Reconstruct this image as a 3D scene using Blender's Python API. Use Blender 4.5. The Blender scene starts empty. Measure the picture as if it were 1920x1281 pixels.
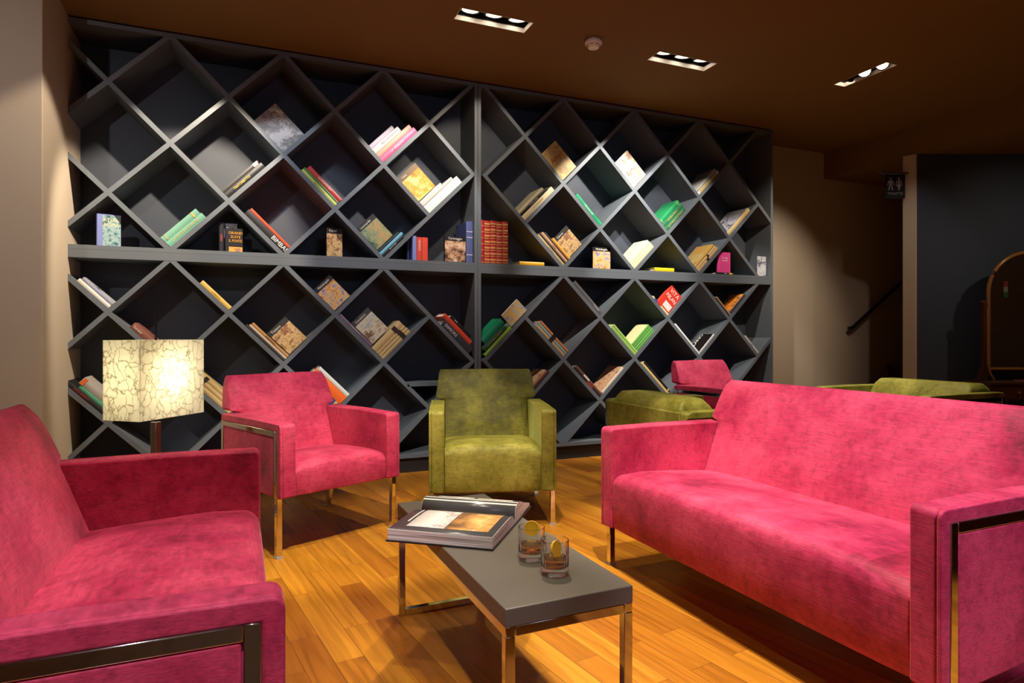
import bpy, bmesh, math, random
from mathutils import Vector, Matrix
rnd = random.Random(7)
scene = bpy.context.scene
C = scene.collection
PI = math.pi

# ---------------------------------------------------------------- camera
cam_d = bpy.data.cameras.new('camera')
cam_d.sensor_width = 36.0
cam_d.lens = 1202.0 / 1920 * 36
cam_d.shift_y = (627.0 - 640.5) / 1920
cam_d.clip_start = 0.02
cam = bpy.data.objects.new('camera', cam_d)
C.objects.link(cam)
cam.location = (0, -4.8226, 1.0625)
cam.rotation_euler = (PI / 2, 0, -0.401)
scene.camera = cam

# ---------------------------------------------------------------- world and exposure
world = bpy.data.worlds.new('world')
scene.world = world
world.use_nodes = True
bg = world.node_tree.nodes['Background']
bg.inputs[0].default_value = (0.6, 0.7, 1.0, 1)
bg.inputs[1].default_value = 0.0
vs = scene.view_settings
vs.view_transform = 'Standard'
vs.look = 'None'
vs.exposure = 0.0
vs.gamma = 1.0
vs.use_curve_mapping = False

ZC = 3.085          # ceiling height
WARM = (1.0, 0.83, 0.62)
NEUT = (1.0, 0.90, 0.78)
COOL = (0.80, 0.88, 1.0)


def spot(name, loc, target, power, angle, color=WARM, blend=0.35, radius=0.025):
    l = bpy.data.lights.new(name, 'SPOT')
    l.energy = power
    l.spot_size = math.radians(angle)
    l.spot_blend = blend
    l.shadow_soft_size = radius
    l.color = color
    o = bpy.data.objects.new(name, l)
    C.objects.link(o)
    o.location = loc
    d = Vector(target) - Vector(loc)
    o.rotation_euler = d.to_track_quat('-Z', 'Y').to_euler()
    return o


# the lamps of the recessed triple fittings in the row along the bookcase
ZL = 3.06
spot('spot_light', (0.02, -1.02, ZL), (-0.45, 0.35, 1.45), 300, 58, WARM)
spot('spot_light', (0.14, -0.97, ZL), (0.50, 0.35, 1.5), 45, 52, COOL)
spot('spot_light', (-0.12, -0.97, ZL), (-1.15, -0.3, 1.2), 95, 56, WARM)
spot('spot_light', (1.35, -0.93, ZL), (1.15, 0.35, 1.6), 125, 56, NEUT)
spot('spot_light', (1.66, -0.97, ZL), (1.85, 0.35, 2.1), 50, 60, WARM)
spot('spot_light', (2.98, -0.90, ZL), (3.0, 0.35, 1.6), 230, 62, NEUT)
spot('spot_light', (3.18, -0.95, ZL), (3.85, 0.35, 1.2), 170, 65, NEUT)
spot('spot_light', (1.50, -0.97, ZL), (1.62, -1.75, 0.2), 60, 60, WARM)
spot('spot_light', (4.48, -1.35, ZL), (5.15, 0.4, 1.5), 170, 48, WARM, blend=1.0)
spot('spot_light', (4.50, -1.20, ZL), (3.9, -0.9, 0.6), 220, 60, NEUT)
spot('spot_light', (4.48, -1.45, ZL), (4.9, -1.5, 0.6), 200, 50, NEUT)
# unseen ceiling lamps: the row over the seating, more spots and added fills
spot('spot_light', (0.45, -3.0, ZL), (0.55, -1.2, 0.5), 430, 42, NEUT)
spot('spot_light', (0.20, -3.0, ZL), (0.50, -2.6, 0.2), 35, 75, WARM)
spot('spot_light', (0.50, -6.4, ZL), (0.5, -8.2, 1.5), 160, 110, NEUT, blend=1.0)  # added wall wash behind the camera, for chrome reflections and ambience
spot('spot_light', (1.25, -3.10, ZL), (2.05, -2.95, 0.6), 430, 56, NEUT)
spot('spot_light', (-0.1, -3.5, ZL), (-0.3, -3.2, 0.5), 70, 50, NEUT)
spot('spot_light', (1.10, -2.3, ZL), (0.75, -2.3, 0.3), 230, 66, WARM)
spot('spot_light', (1.5, -6.6, ZL), (1.8, 0.35, 1.1), 150, 62, (0.55, 0.70, 1.0), blend=1.0, radius=0.5)  # added cool fill from behind the camera, lifts the dark bookcase backs
spot('spot_light', (0.75, -3.75, ZL), (0.77, -3.15, 0.45), 110, 24, NEUT)  # added small spot to brighten the drinks on the table
spot('spot_light', (0.85, -2.5, ZL), (0.70, -2.78, 0.45), 60, 22, NEUT)
spot('spot_light', (1.75, -2.4, ZL), (2.6, -1.6, 0.6), 110, 55, NEUT)
spot('spot_light', (1.35, -5.5, ZL), (1.95, -3.85, 0.35), 330, 44, (0.88, 0.72, 1.0))
spot('spot_light', (-0.1, -5.2, ZL), (-0.25, -3.78, 0.45), 260, 40, (0.95, 0.82, 1.0))
spot('spot_light', (6.2, -2.6, 2.75), (6.9, -1.0, 1.2), 30, 90, WARM, blend=1.0)
spot('spot_light', (5.2, -1.5, ZL), (5.95, -0.6, 1.6), 22, 60, NEUT, blend=1.0)  # added spot to brighten the toilet sign and beige wall end
spot('spot_light', (-1.5, -3.2, ZL), (-1.6, -0.5, 1.4), 85, 90, (0.95, 0.9, 0.9), blend=1.0)


# ---------------------------------------------------------------- material helpers
def new_mat(name):
    m = bpy.data.materials.new(name)
    m.use_nodes = True
    nt = m.node_tree
    return m, nt, nt.nodes['Principled BSDF']


def setin(b, **kw):
    for k, v in kw.items():
        k = k.replace('_', ' ')
        if k in b.inputs:
            b.inputs[k].default_value = v


def plain(name, col, rough=0.6, metal=0.0, bump=0.0, scale=60, var=0.0, **kw):
    m, nt, b = new_mat(name)
    setin(b, Base_Color=(*col, 1), Roughness=rough, Metallic=metal)
    for k, v in kw.items():
        b.inputs[k.replace('_', ' ')].default_value = v
    if bump or var:
        tc = nt.nodes.new('ShaderNodeTexCoord')
        n = nt.nodes.new('ShaderNodeTexNoise')
        n.inputs['Scale'].default_value = scale
        n.inputs['Detail'].default_value = 4
        nt.links.new(tc.outputs['Object'], n.inputs['Vector'])
        if bump:
            bp = nt.nodes.new('ShaderNodeBump')
            bp.inputs['Strength'].default_value = bump
            bp.inputs['Distance'].default_value = 0.002
            nt.links.new(n.outputs['Fac'], bp.inputs['Height'])
            nt.links.new(bp.outputs[0], b.inputs['Normal'])
        if var:
            r = nt.nodes.new('ShaderNodeValToRGB')
            r.color_ramp.elements[0].color = (*[c * (1 - var) for c in col], 1)
            r.color_ramp.elements[1].color = (*[min(1, c * (1 + var)) for c in col], 1)
            r.color_ramp.elements[0].position = 0.3
            r.color_ramp.elements[1].position = 0.7
            n2 = nt.nodes.new('ShaderNodeTexNoise')
            n2.inputs['Scale'].default_value = 3
            nt.links.new(tc.outputs['Object'], n2.inputs['Vector'])
            nt.links.new(n2.outputs['Fac'], r.inputs[0])
            nt.links.new(r.outputs[0], b.inputs['Base Color'])
    return m


def velvet(name, dark, mid, light, sheen, lo=0.30, hi=0.58):
    """Crushed velvet: brushed patches of nap plus fine ribbing along the width."""
    m, nt, b = new_mat(name)
    N, Lk = nt.nodes, nt.links
    tc = N.new('ShaderNodeTexCoord')
    big = N.new('ShaderNodeTexNoise')
    big.inputs['Scale'].default_value = 2.4
    big.inputs['Detail'].default_value = 9
    big.inputs['Roughness'].default_value = 0.66
    big.inputs['Distortion'].default_value = 0.15
    Lk.new(tc.outputs['Object'], big.inputs['Vector'])
    mp = N.new('ShaderNodeMapping')
    mp.inputs['Scale'].default_value = (16, 60, 330)
    Lk.new(tc.outputs['Object'], mp.inputs['Vector'])
    rib = N.new('ShaderNodeTexNoise')
    rib.inputs['Scale'].default_value = 1.0
    rib.inputs['Detail'].default_value = 3
    Lk.new(mp.outputs[0], rib.inputs['Vector'])
    ramp = N.new('ShaderNodeValToRGB')
    e = ramp.color_ramp.elements
    e[0].position, e[0].color = lo, (*dark, 1)
    e[1].position, e[1].color = hi, (*light, 1)
    x = e.new(lo + (hi - lo) * 0.43)
    x.color = (*mid, 1)
    Lk.new(big.outputs['Fac'], ramp.inputs[0])
    mix = N.new('ShaderNodeMix')
    mix.data_type = 'RGBA'
    mix.blend_type = 'MULTIPLY'
    mix.inputs[0].default_value = 0.35
    rr = N.new('ShaderNodeValToRGB')
    rr.color_ramp.elements[0].position = 0.35
    rr.color_ramp.elements[0].color = (0.45, 0.45, 0.45, 1)
    rr.color_ramp.elements[1].position = 0.65
    rr.color_ramp.elements[1].color = (1.25, 1.25, 1.25, 1)
    Lk.new(rib.outputs['Fac'], rr.inputs[0])
    fn = N.new('ShaderNodeTexNoise')
    fn.inputs['Scale'].default_value = 34
    fn.inputs['Detail'].default_value = 6
    fn.inputs['Roughness'].default_value = 0.75
    Lk.new(tc.outputs['Object'], fn.inputs['Vector'])
    fr = N.new('ShaderNodeValToRGB')
    fr.color_ramp.elements[0].position = 0.34
    fr.color_ramp.elements[0].color = (0.52, 0.50, 0.52, 1)
    fr.color_ramp.elements[1].position = 0.52
    fr.color_ramp.elements[1].color = (1.06, 1.06, 1.06, 1)
    Lk.new(fn.outputs['Fac'], fr.inputs[0])
    mm = N.new('ShaderNodeMix')
    mm.data_type = 'RGBA'
    mm.blend_type = 'MULTIPLY'
    mm.inputs[0].default_value = 0.6
    Lk.new(ramp.outputs[0], mm.inputs[6])
    Lk.new(fr.outputs[0], mm.inputs[7])
    Lk.new(mm.outputs[2], mix.inputs[6])
    Lk.new(rr.outputs[0], mix.inputs[7])
    Lk.new(mix.outputs[2], b.inputs['Base Color'])
    b.inputs['Roughness'].default_value = 0.62
    b.inputs['Sheen Weight'].default_value = 0.35
    b.inputs['Sheen Roughness'].default_value = 0.35
    b.inputs['Sheen Tint'].default_value = (*sheen, 1)
    b.inputs['Specular IOR Level'].default_value = 0.25
    bp = N.new('ShaderNodeBump')
    bp.inputs['Strength'].default_value = 0.35
    bp.inputs['Distance'].default_value = 0.0015
    Lk.new(rib.outputs['Fac'], bp.inputs['Height'])
    bp2 = N.new('ShaderNodeBump')
    bp2.inputs['Strength'].default_value = 0.35
    bp2.inputs['Distance'].default_value = 0.012
    Lk.new(big.outputs['Fac'], bp2.inputs['Height'])
    Lk.new(bp.outputs[0], bp2.inputs['Normal'])
    Lk.new(bp2.outputs[0], b.inputs['Normal'])
    return m


def wood_floor():
    m, nt, b = new_mat('wood_parquet')
    N, Lk = nt.nodes, nt.links
    tc = N.new('ShaderNodeTexCoord')
    mp = N.new('ShaderNodeMapping')
    mp.inputs['Rotation'].default_value = (0, 0, math.radians(-PLANK_ROT))
    Lk.new(tc.outputs['Object'], mp.inputs['Vector'])
    br = N.new('ShaderNodeTexBrick')
    br.offset = 0.37
    br.inputs['Scale'].default_value = 1.0
    br.inputs['Brick Width'].default_value = 0.62
    br.inputs['Row Height'].default_value = 0.095
    br.inputs['Mortar Size'].default_value = 0.0009
    br.inputs['Mortar Smooth'].default_value = 0.1
    br.inputs['Bias'].default_value = 0.0
    br.inputs['Color1'].default_value = (0, 0, 0, 1)
    br.inputs['Color2'].default_value = (1, 1, 1, 1)
    br.inputs['Mortar'].default_value = (0.5, 0.5, 0.5, 1)
    Lk.new(mp.outputs[0], br.inputs['Vector'])
    ramp = N.new('ShaderNodeValToRGB')
    e = ramp.color_ramp.elements
    e[0].position, e[0].color = 0.0, (0.36, 0.125, 0.010, 1)
    e[1].position, e[1].color = 1.0, (0.58, 0.250, 0.020, 1)
    x = e.new(0.5)
    x.color = (0.47, 0.185, 0.014, 1)
    Lk.new(br.outputs['Color'], ramp.inputs[0])
    # grain
    add = N.new('ShaderNodeVectorMath')
    add.operation = 'ADD'
    sc = N.new('ShaderNodeVectorMath')
    sc.operation = 'SCALE'
    sc.inputs['Scale'].default_value = 9.0
    Lk.new(br.outputs['Color'], sc.inputs[0])
    Lk.new(mp.outputs[0], add.inputs[0])
    Lk.new(sc.outputs[0], add.inputs[1])
    mg = N.new('ShaderNodeMapping')
    mg.inputs['Scale'].default_value = (2.2, 42, 1)
    Lk.new(add.outputs[0], mg.inputs['Vector'])
    gr = N.new('ShaderNodeTexNoise')
    gr.inputs['Scale'].default_value = 1.0
    gr.inputs['Detail'].default_value = 6
    gr.inputs['Roughness'].default_value = 0.6
    gr.inputs['Distortion'].default_value = 0.6
    Lk.new(mg.outputs[0], gr.inputs['Vector'])
    gramp = N.new('ShaderNodeValToRGB')
    gramp.color_ramp.elements[0].position = 0.3
    gramp.color_ramp.elements[0].color = (0.55, 0.5, 0.45, 1)
    gramp.color_ramp.elements[1].position = 0.7
    gramp.color_ramp.elements[1].color = (1.15, 1.15, 1.1, 1)
    Lk.new(gr.outputs['Fac'], gramp.inputs[0])
    mix = N.new('ShaderNodeMix')
    mix.data_type = 'RGBA'
    mix.blend_type = 'MULTIPLY'
    mix.inputs[0].default_value = 0.85
    Lk.new(ramp.outputs[0], mix.inputs[6])
    Lk.new(gramp.outputs[0], mix.inputs[7])
    # joints
    mix2 = N.new('ShaderNodeMix')
    mix2.data_type = 'RGBA'
    mix2.blend_type = 'MIX'
    Lk.new(br.outputs['Fac'], mix2.inputs[0])
    Lk.new(mix.outputs[2], mix2.inputs[6])
    mix2.inputs[7].default_value = (0.10, 0.035, 0.01, 1)
    Lk.new(mix2.outputs[2], b.inputs['Base Color'])
    rgh = N.new('ShaderNodeMapRange')
    rgh.inputs['To Min'].default_value = 0.22
    rgh.inputs['To Max'].default_value = 0.38
    Lk.new(gr.outputs['Fac'], rgh.inputs['Value'])
    Lk.new(rgh.outputs[0], b.inputs['Roughness'])
    bp = N.new('ShaderNodeBump')
    bp.inputs['Strength'].default_value = 0.12
    bp.inputs['Distance'].default_value = 0.001
    Lk.new(gr.outputs['Fac'], bp.inputs['Height'])
    Lk.new(bp.outputs[0], b.inputs['Normal'])
    return m


PLANK_ROT = 98.0
M = {}
M['floor'] = wood_floor()
M['ceiling'] = plain('brown_ceiling_paint', (0.185, 0.096, 0.020), 0.8, bump=0.1)
M['beige'] = plain('beige_wall_paint', (0.50, 0.42, 0.33), 0.8, bump=0.15)
M['blue_wall'] = plain('dark_blue_wall_paint', (0.035, 0.047, 0.075), 0.75, bump=0.15)
M['dark'] = plain('dark_wall_paint', (0.04, 0.03, 0.022), 0.8)
M['shelf'] = plain('slate_blue_lacquer', (0.108, 0.127, 0.150), 0.5, bump=0.04, scale=200)
M['shelf_back'] = plain('navy_back_panel', (0.046, 0.056, 0.078), 0.6)
M['kick'] = plain('black_plinth', (0.012, 0.011, 0.012), 0.6)
M['pink'] = velvet('raspberry_velvet', (0.16, 0.005, 0.026), (0.40, 0.018, 0.068), (0.60, 0.058, 0.125), (1.0, 0.42, 0.52))
M['green'] = velvet('olive_velvet', (0.035, 0.033, 0.003), (0.15, 0.140, 0.012), (0.30, 0.272, 0.045), (0.85, 0.9, 0.25))
M['green_dark'] = velvet('olive_velvet_dark', (0.028, 0.026, 0.002), (0.085, 0.078, 0.006), (0.21, 0.19, 0.018), (0.85, 0.9, 0.25), lo=0.36, hi=0.66)  # darker copy of the olive velvet, for the green armchair's backrest
M['seam'] = plain('dark_seam', (0.05, 0.004, 0.012), 0.9)
M['chrome'] = plain('polished_chrome', (0.72, 0.72, 0.73), 0.07, 1.0)
M['chrome_soft'] = plain('satin_steel', (0.55, 0.54, 0.52), 0.22, 1.0)
M['glide'] = plain('grey_plastic', (0.35, 0.35, 0.35), 0.4)
M['tabletop'] = plain('taupe_leather_top', (0.112, 0.099, 0.074), 0.42, bump=0.25, scale=220)
M['paper'] = plain('book_pages', (0.72, 0.66, 0.54), 0.8)
M['white'] = plain('white_paint', (0.8, 0.8, 0.78), 0.5)
M['white_plastic'] = plain('white_plastic', (0.86, 0.84, 0.86), 0.4)
M['black'] = plain('black_metal', (0.010, 0.010, 0.011), 0.35)
M['mahogany'] = plain('mahogany', (0.075, 0.022, 0.010), 0.3, var=0.35)
M['brasswood'] = plain('polished_light_wood', (0.30, 0.13, 0.035), 0.22)
M['mirror'] = plain('mirror_glass', (0.85, 0.85, 0.85), 0.02, 1.0)
M['silver_print'] = plain('silver_lettering', (0.62, 0.64, 0.66), 0.35, 0.6)
M['acrylic'] = plain('black_acrylic', (0.008, 0.009, 0.011), 0.6)


def emit(name, col, strength):
    m, nt, b = new_mat(name)
    b.inputs['Base Color'].default_value = (*col, 1)
    b.inputs['Emission Color'].default_value = (*col, 1)
    b.inputs['Emission Strength'].default_value = strength
    return m


M['lamp_face'] = emit('lit_lamp_face', (1.0, 0.86, 0.66), 5.0)
M['bulb'] = emit('lit_bulb', (1.0, 0.86, 0.60), 7.0)


# ---------------------------------------------------------------- mesh helpers
def obj(name, bm, mat, parent=None, smooth=False, bevel=0.0, seg=2, angle=35):
    me = bpy.data.meshes.new(name)
    bmesh.ops.recalc_face_normals(bm, faces=bm.faces[:])
    bm.to_mesh(me)
    bm.free()
    mats = mat if isinstance(mat, (list, tuple)) else [mat]
    for mm in mats:
        me.materials.append(mm)
    o = bpy.data.objects.new(name, me)
    C.objects.link(o)
    if parent:
        o.parent = parent
    if smooth or bevel:
        me.shade_smooth()
        me.set_sharp_from_angle(angle=math.radians(50))
    if bevel:
        md = o.modifiers.new('bevel', 'BEVEL')
        md.width = bevel
        md.segments = seg
        md.limit_method = 'ANGLE'
        md.angle_limit = math.radians(angle)
        md.harden_normals = False
    return o


def box(bm, x0, x1, y0, y1, z0, z1, mi=0):
    vs = [bm.verts.new(p) for p in ((x0, y0, z0), (x1, y0, z0), (x1, y1, z0), (x0, y1, z0),
                                    (x0, y0, z1), (x1, y0, z1), (x1, y1, z1), (x0, y1, z1))]
    for f in ((0, 3, 2, 1), (4, 5, 6, 7), (0, 1, 5, 4), (1, 2, 6, 5), (2, 3, 7, 6), (3, 0, 4, 7)):
        fc = bm.faces.new([vs[i] for i in f])
        fc.material_index = mi
    return vs


def prism(bm, pts, axis, lo, hi, mi=0):
    """extrude a 2D polygon; axis 'y': pts are (x,z), 'x': pts are (y,z), 'z': pts are (x,y)"""
    def mk(p, t):
        if axis == 'y':
            return (p[0], t, p[1])
        if axis == 'x':
            return (t, p[0], p[1])
        return (p[0], p[1], t)
    a = [bm.verts.new(mk(p, lo)) for p in pts]
    b = [bm.verts.new(mk(p, hi)) for p in pts]
    n = len(pts)
    fs = [bm.faces.new(a), bm.faces.new(b[::-1])]
    for i in range(n):
        j = (i + 1) % n
        fs.append(bm.faces.new((a[i], b[i], b[j], a[j])))
    for f in fs:
        f.material_index = mi
    return fs


def tube(bm, p0, p1, w, d=None, up=(0, 0, 1)):
    """square tube between two points, w x d cross-section"""
    d = d or w
    p0, p1 = Vector(p0), Vector(p1)
    ax = (p1 - p0).normalized()
    u = Vector(up)
    if abs(ax.dot(u)) > 0.98:
        u = Vector((0, 1, 0))
    s = ax.cross(u).normalized()
    t = s.cross(ax).normalized()
    vs = []
    for p in (p0, p1):
        for a, b in ((-1, -1), (1, -1), (1, 1), (-1, 1)):
            vs.append(bm.verts.new(p + s * a * w / 2 + t * b * d / 2))
    for f in ((0, 1, 2, 3), (7, 6, 5, 4), (0, 4, 5, 1), (1, 5, 6, 2), (2, 6, 7, 3), (3, 7, 4, 0)):
        bm.faces.new([vs[i] for i in f])


def rod(bm, pts, r, seg=12, cap=True):
    pts = [Vector(p) for p in pts]
    rings = []
    for i, p in enumerate(pts):
        a = pts[max(0, i - 1)]
        b = pts[min(len(pts) - 1, i + 1)]
        ax = (b - a).normalized()
        u = Vector((0, 0, 1)) if abs(ax.z) < 0.9 else Vector((1, 0, 0))
        s = ax.cross(u).normalized()
        t = s.cross(ax)
        rr = r[i] if isinstance(r, (list, tuple)) else r
        rings.append([bm.verts.new(p + (s * math.cos(2 * PI * k / seg) + t * math.sin(2 * PI * k / seg)) * rr) for k in range(seg)])
    for i in range(len(rings) - 1):
        for k in range(seg):
            k2 = (k + 1) % seg
            bm.faces.new((rings[i][k], rings[i][k2], rings[i + 1][k2], rings[i + 1][k]))
    if cap:
        bm.faces.new(rings[0][::-1])
        bm.faces.new(rings[-1])


def lathe(bm, prof, seg=32, cx=0, cy=0, close=False):
    rings = []
    for r, z in prof:
        if r < 1e-6:
            rings.append([bm.verts.new((cx, cy, z))])
        else:
            rings.append([bm.verts.new((cx + r * math.cos(2 * PI * k / seg), cy + r * math.sin(2 * PI * k / seg), z)) for k in range(seg)])
    n = len(rings)
    for i in range(n if close else n - 1):
        A, B = rings[i], rings[(i + 1) % n]
        for k in range(seg):
            k2 = (k + 1) % seg
            if len(A) == 1 and len(B) == 1:
                continue
            if len(A) == 1:
                bm.faces.new((A[0], B[k2], B[k]))
            elif len(B) == 1:
                bm.faces.new((A[k], A[k2], B[0]))
            else:
                bm.faces.new((A[k], A[k2], B[k2], B[k]))


def BM():
    return bmesh.new()


def tag(o, label, cat, group=None):
    o['label'] = label
    o['category'] = cat
    if group:
        o['group'] = group
    return o


def thing(name, label, cat, loc=(0, 0, 0), rz=0.0, group=None):
    o = bpy.data.objects.new(name, None)
    o.empty_display_size = 0.05
    C.objects.link(o)
    o.location = loc
    o.rotation_euler = (0, 0, rz)
    return tag(o, label, cat, group)


def struct(name, bm, mat, **kw):
    o = obj(name, bm, mat, **kw)
    o['kind'] = 'structure'
    return o


def text_mesh(name, body, size, mat, parent, origin, xdir, normal, extrude=0.0004, align='LEFT', sx=1.0):
    cu = bpy.data.curves.new(name, 'FONT')
    cu.body = body
    cu.size = size
    cu.extrude = extrude
    cu.align_x = align
    cu.align_y = 'CENTER'
    cu.resolution_u = 2
    tmp = bpy.data.objects.new('tmp', cu)
    C.objects.link(tmp)
    dg = bpy.context.evaluated_depsgraph_get()
    me = bpy.data.meshes.new_from_object(tmp.evaluated_get(dg))
    bpy.data.objects.remove(tmp)
    bpy.data.curves.remove(cu)
    me.materials.clear()
    me.materials.append(mat)
    x = Vector(xdir).normalized()
    n = Vector(normal).normalized()
    y = n.cross(x)
    mtx = Matrix(((x.x * sx, y.x, n.x, origin[0]), (x.y * sx, y.y, n.y, origin[1]), (x.z * sx, y.z, n.z, origin[2]), (0, 0, 0, 1)))
    me.transform(mtx)
    o = bpy.data.objects.new(name, me)
    C.objects.link(o)
    o.parent = parent
    return o


# ---------------------------------------------------------------- room shell
XL, XR, YB, YF = -3.2, 9.2, -8.2, 0.41
bm = BM()
box(bm, XL - 0.1, XR + 0.1, YB - 0.1, YF + 0.1, -0.08, 0.0)
struct('floor', bm, M['floor'])

FIX = [(1.26, 1.755, -1.045, -0.892), (2.76, 3.28, -1.015, -0.862), (4.425, 4.545, -1.52, -1.06)]
xs = sorted({XL - 0.1, 6.0} | {v for f in FIX for v in f[:2]})
ys = sorted({YB - 0.1, YF + 0.1} | {v for f in FIX for v in f[2:]})
bm = BM()
for i in range(len(xs) - 1):
    for j in range(len(ys) - 1):
        cx, cy = (xs[i] + xs[i + 1]) / 2, (ys[j] + ys[j + 1]) / 2
        if any(f[0] < cx < f[1] and f[2] < cy < f[3] for f in FIX):
            continue
        box(bm, xs[i], xs[i + 1], ys[j], ys[j + 1], ZC, ZC + 0.012)
bmesh.ops.remove_doubles(bm, verts=bm.verts, dist=1e-5)
struct('ceiling', bm, M['ceiling'])
# lower ceiling over the stair side, its soffit rising with the stairs
bm = BM()
box(bm, 6.0, XR + 0.1, YB - 0.1, YF + 0.1, 2.8, ZC + 0.012)
struct('ceiling_low', bm, M['ceiling'])

bm = BM()
box(bm, XL, XR, YF, YF + 0.1, 0, ZC)
struct('wall_back', bm, M['beige'])
bm = BM()
box(bm, XL - 0.1, XL, YB, YF, 0, ZC)
struct('wall_left', bm, M['beige'])
bm = BM()
box(bm, XR, XR + 0.1, YB, YF, 0, ZC)
struct('wall_right', bm, M['dark'])
bm = BM()
box(bm, XL, XR, YB - 0.1, YB, 0, ZC)
struct('wall_front', bm, M['beige'])
# pillar at the left end of the bookcase
bm = BM()
box(bm, XL, -1.003, -0.56, YF, 0, ZC)
struct('wall_pillar', bm, M['beige'], bevel=0.004)
# blue partition wall on the right with its beige end face
P0, P1 = Vector((6.0, -0.66)), Vector((8.6, -1.78))
dv = (P1 - P0).normalized()
nv = Vector((-dv.y, dv.x))
bm = BM()
prism(bm, [(P0.x, P0.y), (P1.x, P1.y), (P1.x + nv.x * .11, P1.y + nv.y * .11), (P0.x + nv.x * .11, P0.y + nv.y * .11)], 'z', 0, 2.8)
struct('wall_partition', bm, M['blue_wall'])
bm = BM()
q = P0 - dv * 0.012
e = Vector((5.955, -0.55))
prism(bm, [(q.x, q.y), (P0.x, P0.y), (P0.x + nv.x * .11, P0.y + nv.y * .11), (e.x, e.y)], 'z', 0, 2.8)
struct('trim_1', bm, M['beige'])

# ---------------------------------------------------------------- stairs and handrail
st = thing('staircase', 'dark wooden stairs rising behind the beige wall end', 'staircase', (6.2, 0, 0))
for i in range(9):
    bm = BM()
    x0 = 0.02 + i * 0.27
    box(bm, x0 - 0.03, x0 + 0.27, -0.38, 0.40, (i + 1) * 0.172 - 0.035, (i + 1) * 0.172)
    box(bm, x0, x0 + 0.27, -0.37, 0.40, 0.0, (i + 1) * 0.172 - 0.035)
    obj('step', bm, M['mahogany'], st)
hr = thing('handrail', 'black handrail sloping up along the stairwell wall', 'handrail', (6.33, 0.36, 1.13))
bm = BM()
rod(bm, [(0, 0, 0), (0.06, 0, 0.01), (1.9, 0, 1.22)], 0.02)
obj('rail', bm, M['black'], hr, smooth=True)
for t in (0.02, 0.75, 1.6):
    bm = BM()
    z = t * 0.648
    rod(bm, [(t, 0.0, z), (t, 0.0, z - 0.05), (t, 0.045, z - 0.06)], 0.008, 8)
    obj('bracket', bm, M['black'], hr, smooth=True)

# ---------------------------------------------------------------- bookcase
BA = [1.7083, 1.8077]          # x of column 0 for left / right unit
BP, HP = 0.3563, 0.3588        # half pitches
ZT, ZG = 3.0555, 0.0552
T = 0.030
DEP = 0.354
INV = math.sqrt(BP * BP + HP * HP)
ca, sa = BP / INV, HP / INV


def node(u, k, r):
    return BA[u] + k * BP, ZT - r * HP - (ZG if r > 4 else 0)


def rail_node(u, k, low=False):
    return BA[u] + k * BP, ZT - 4 * HP - (ZG if low else 0)


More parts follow.
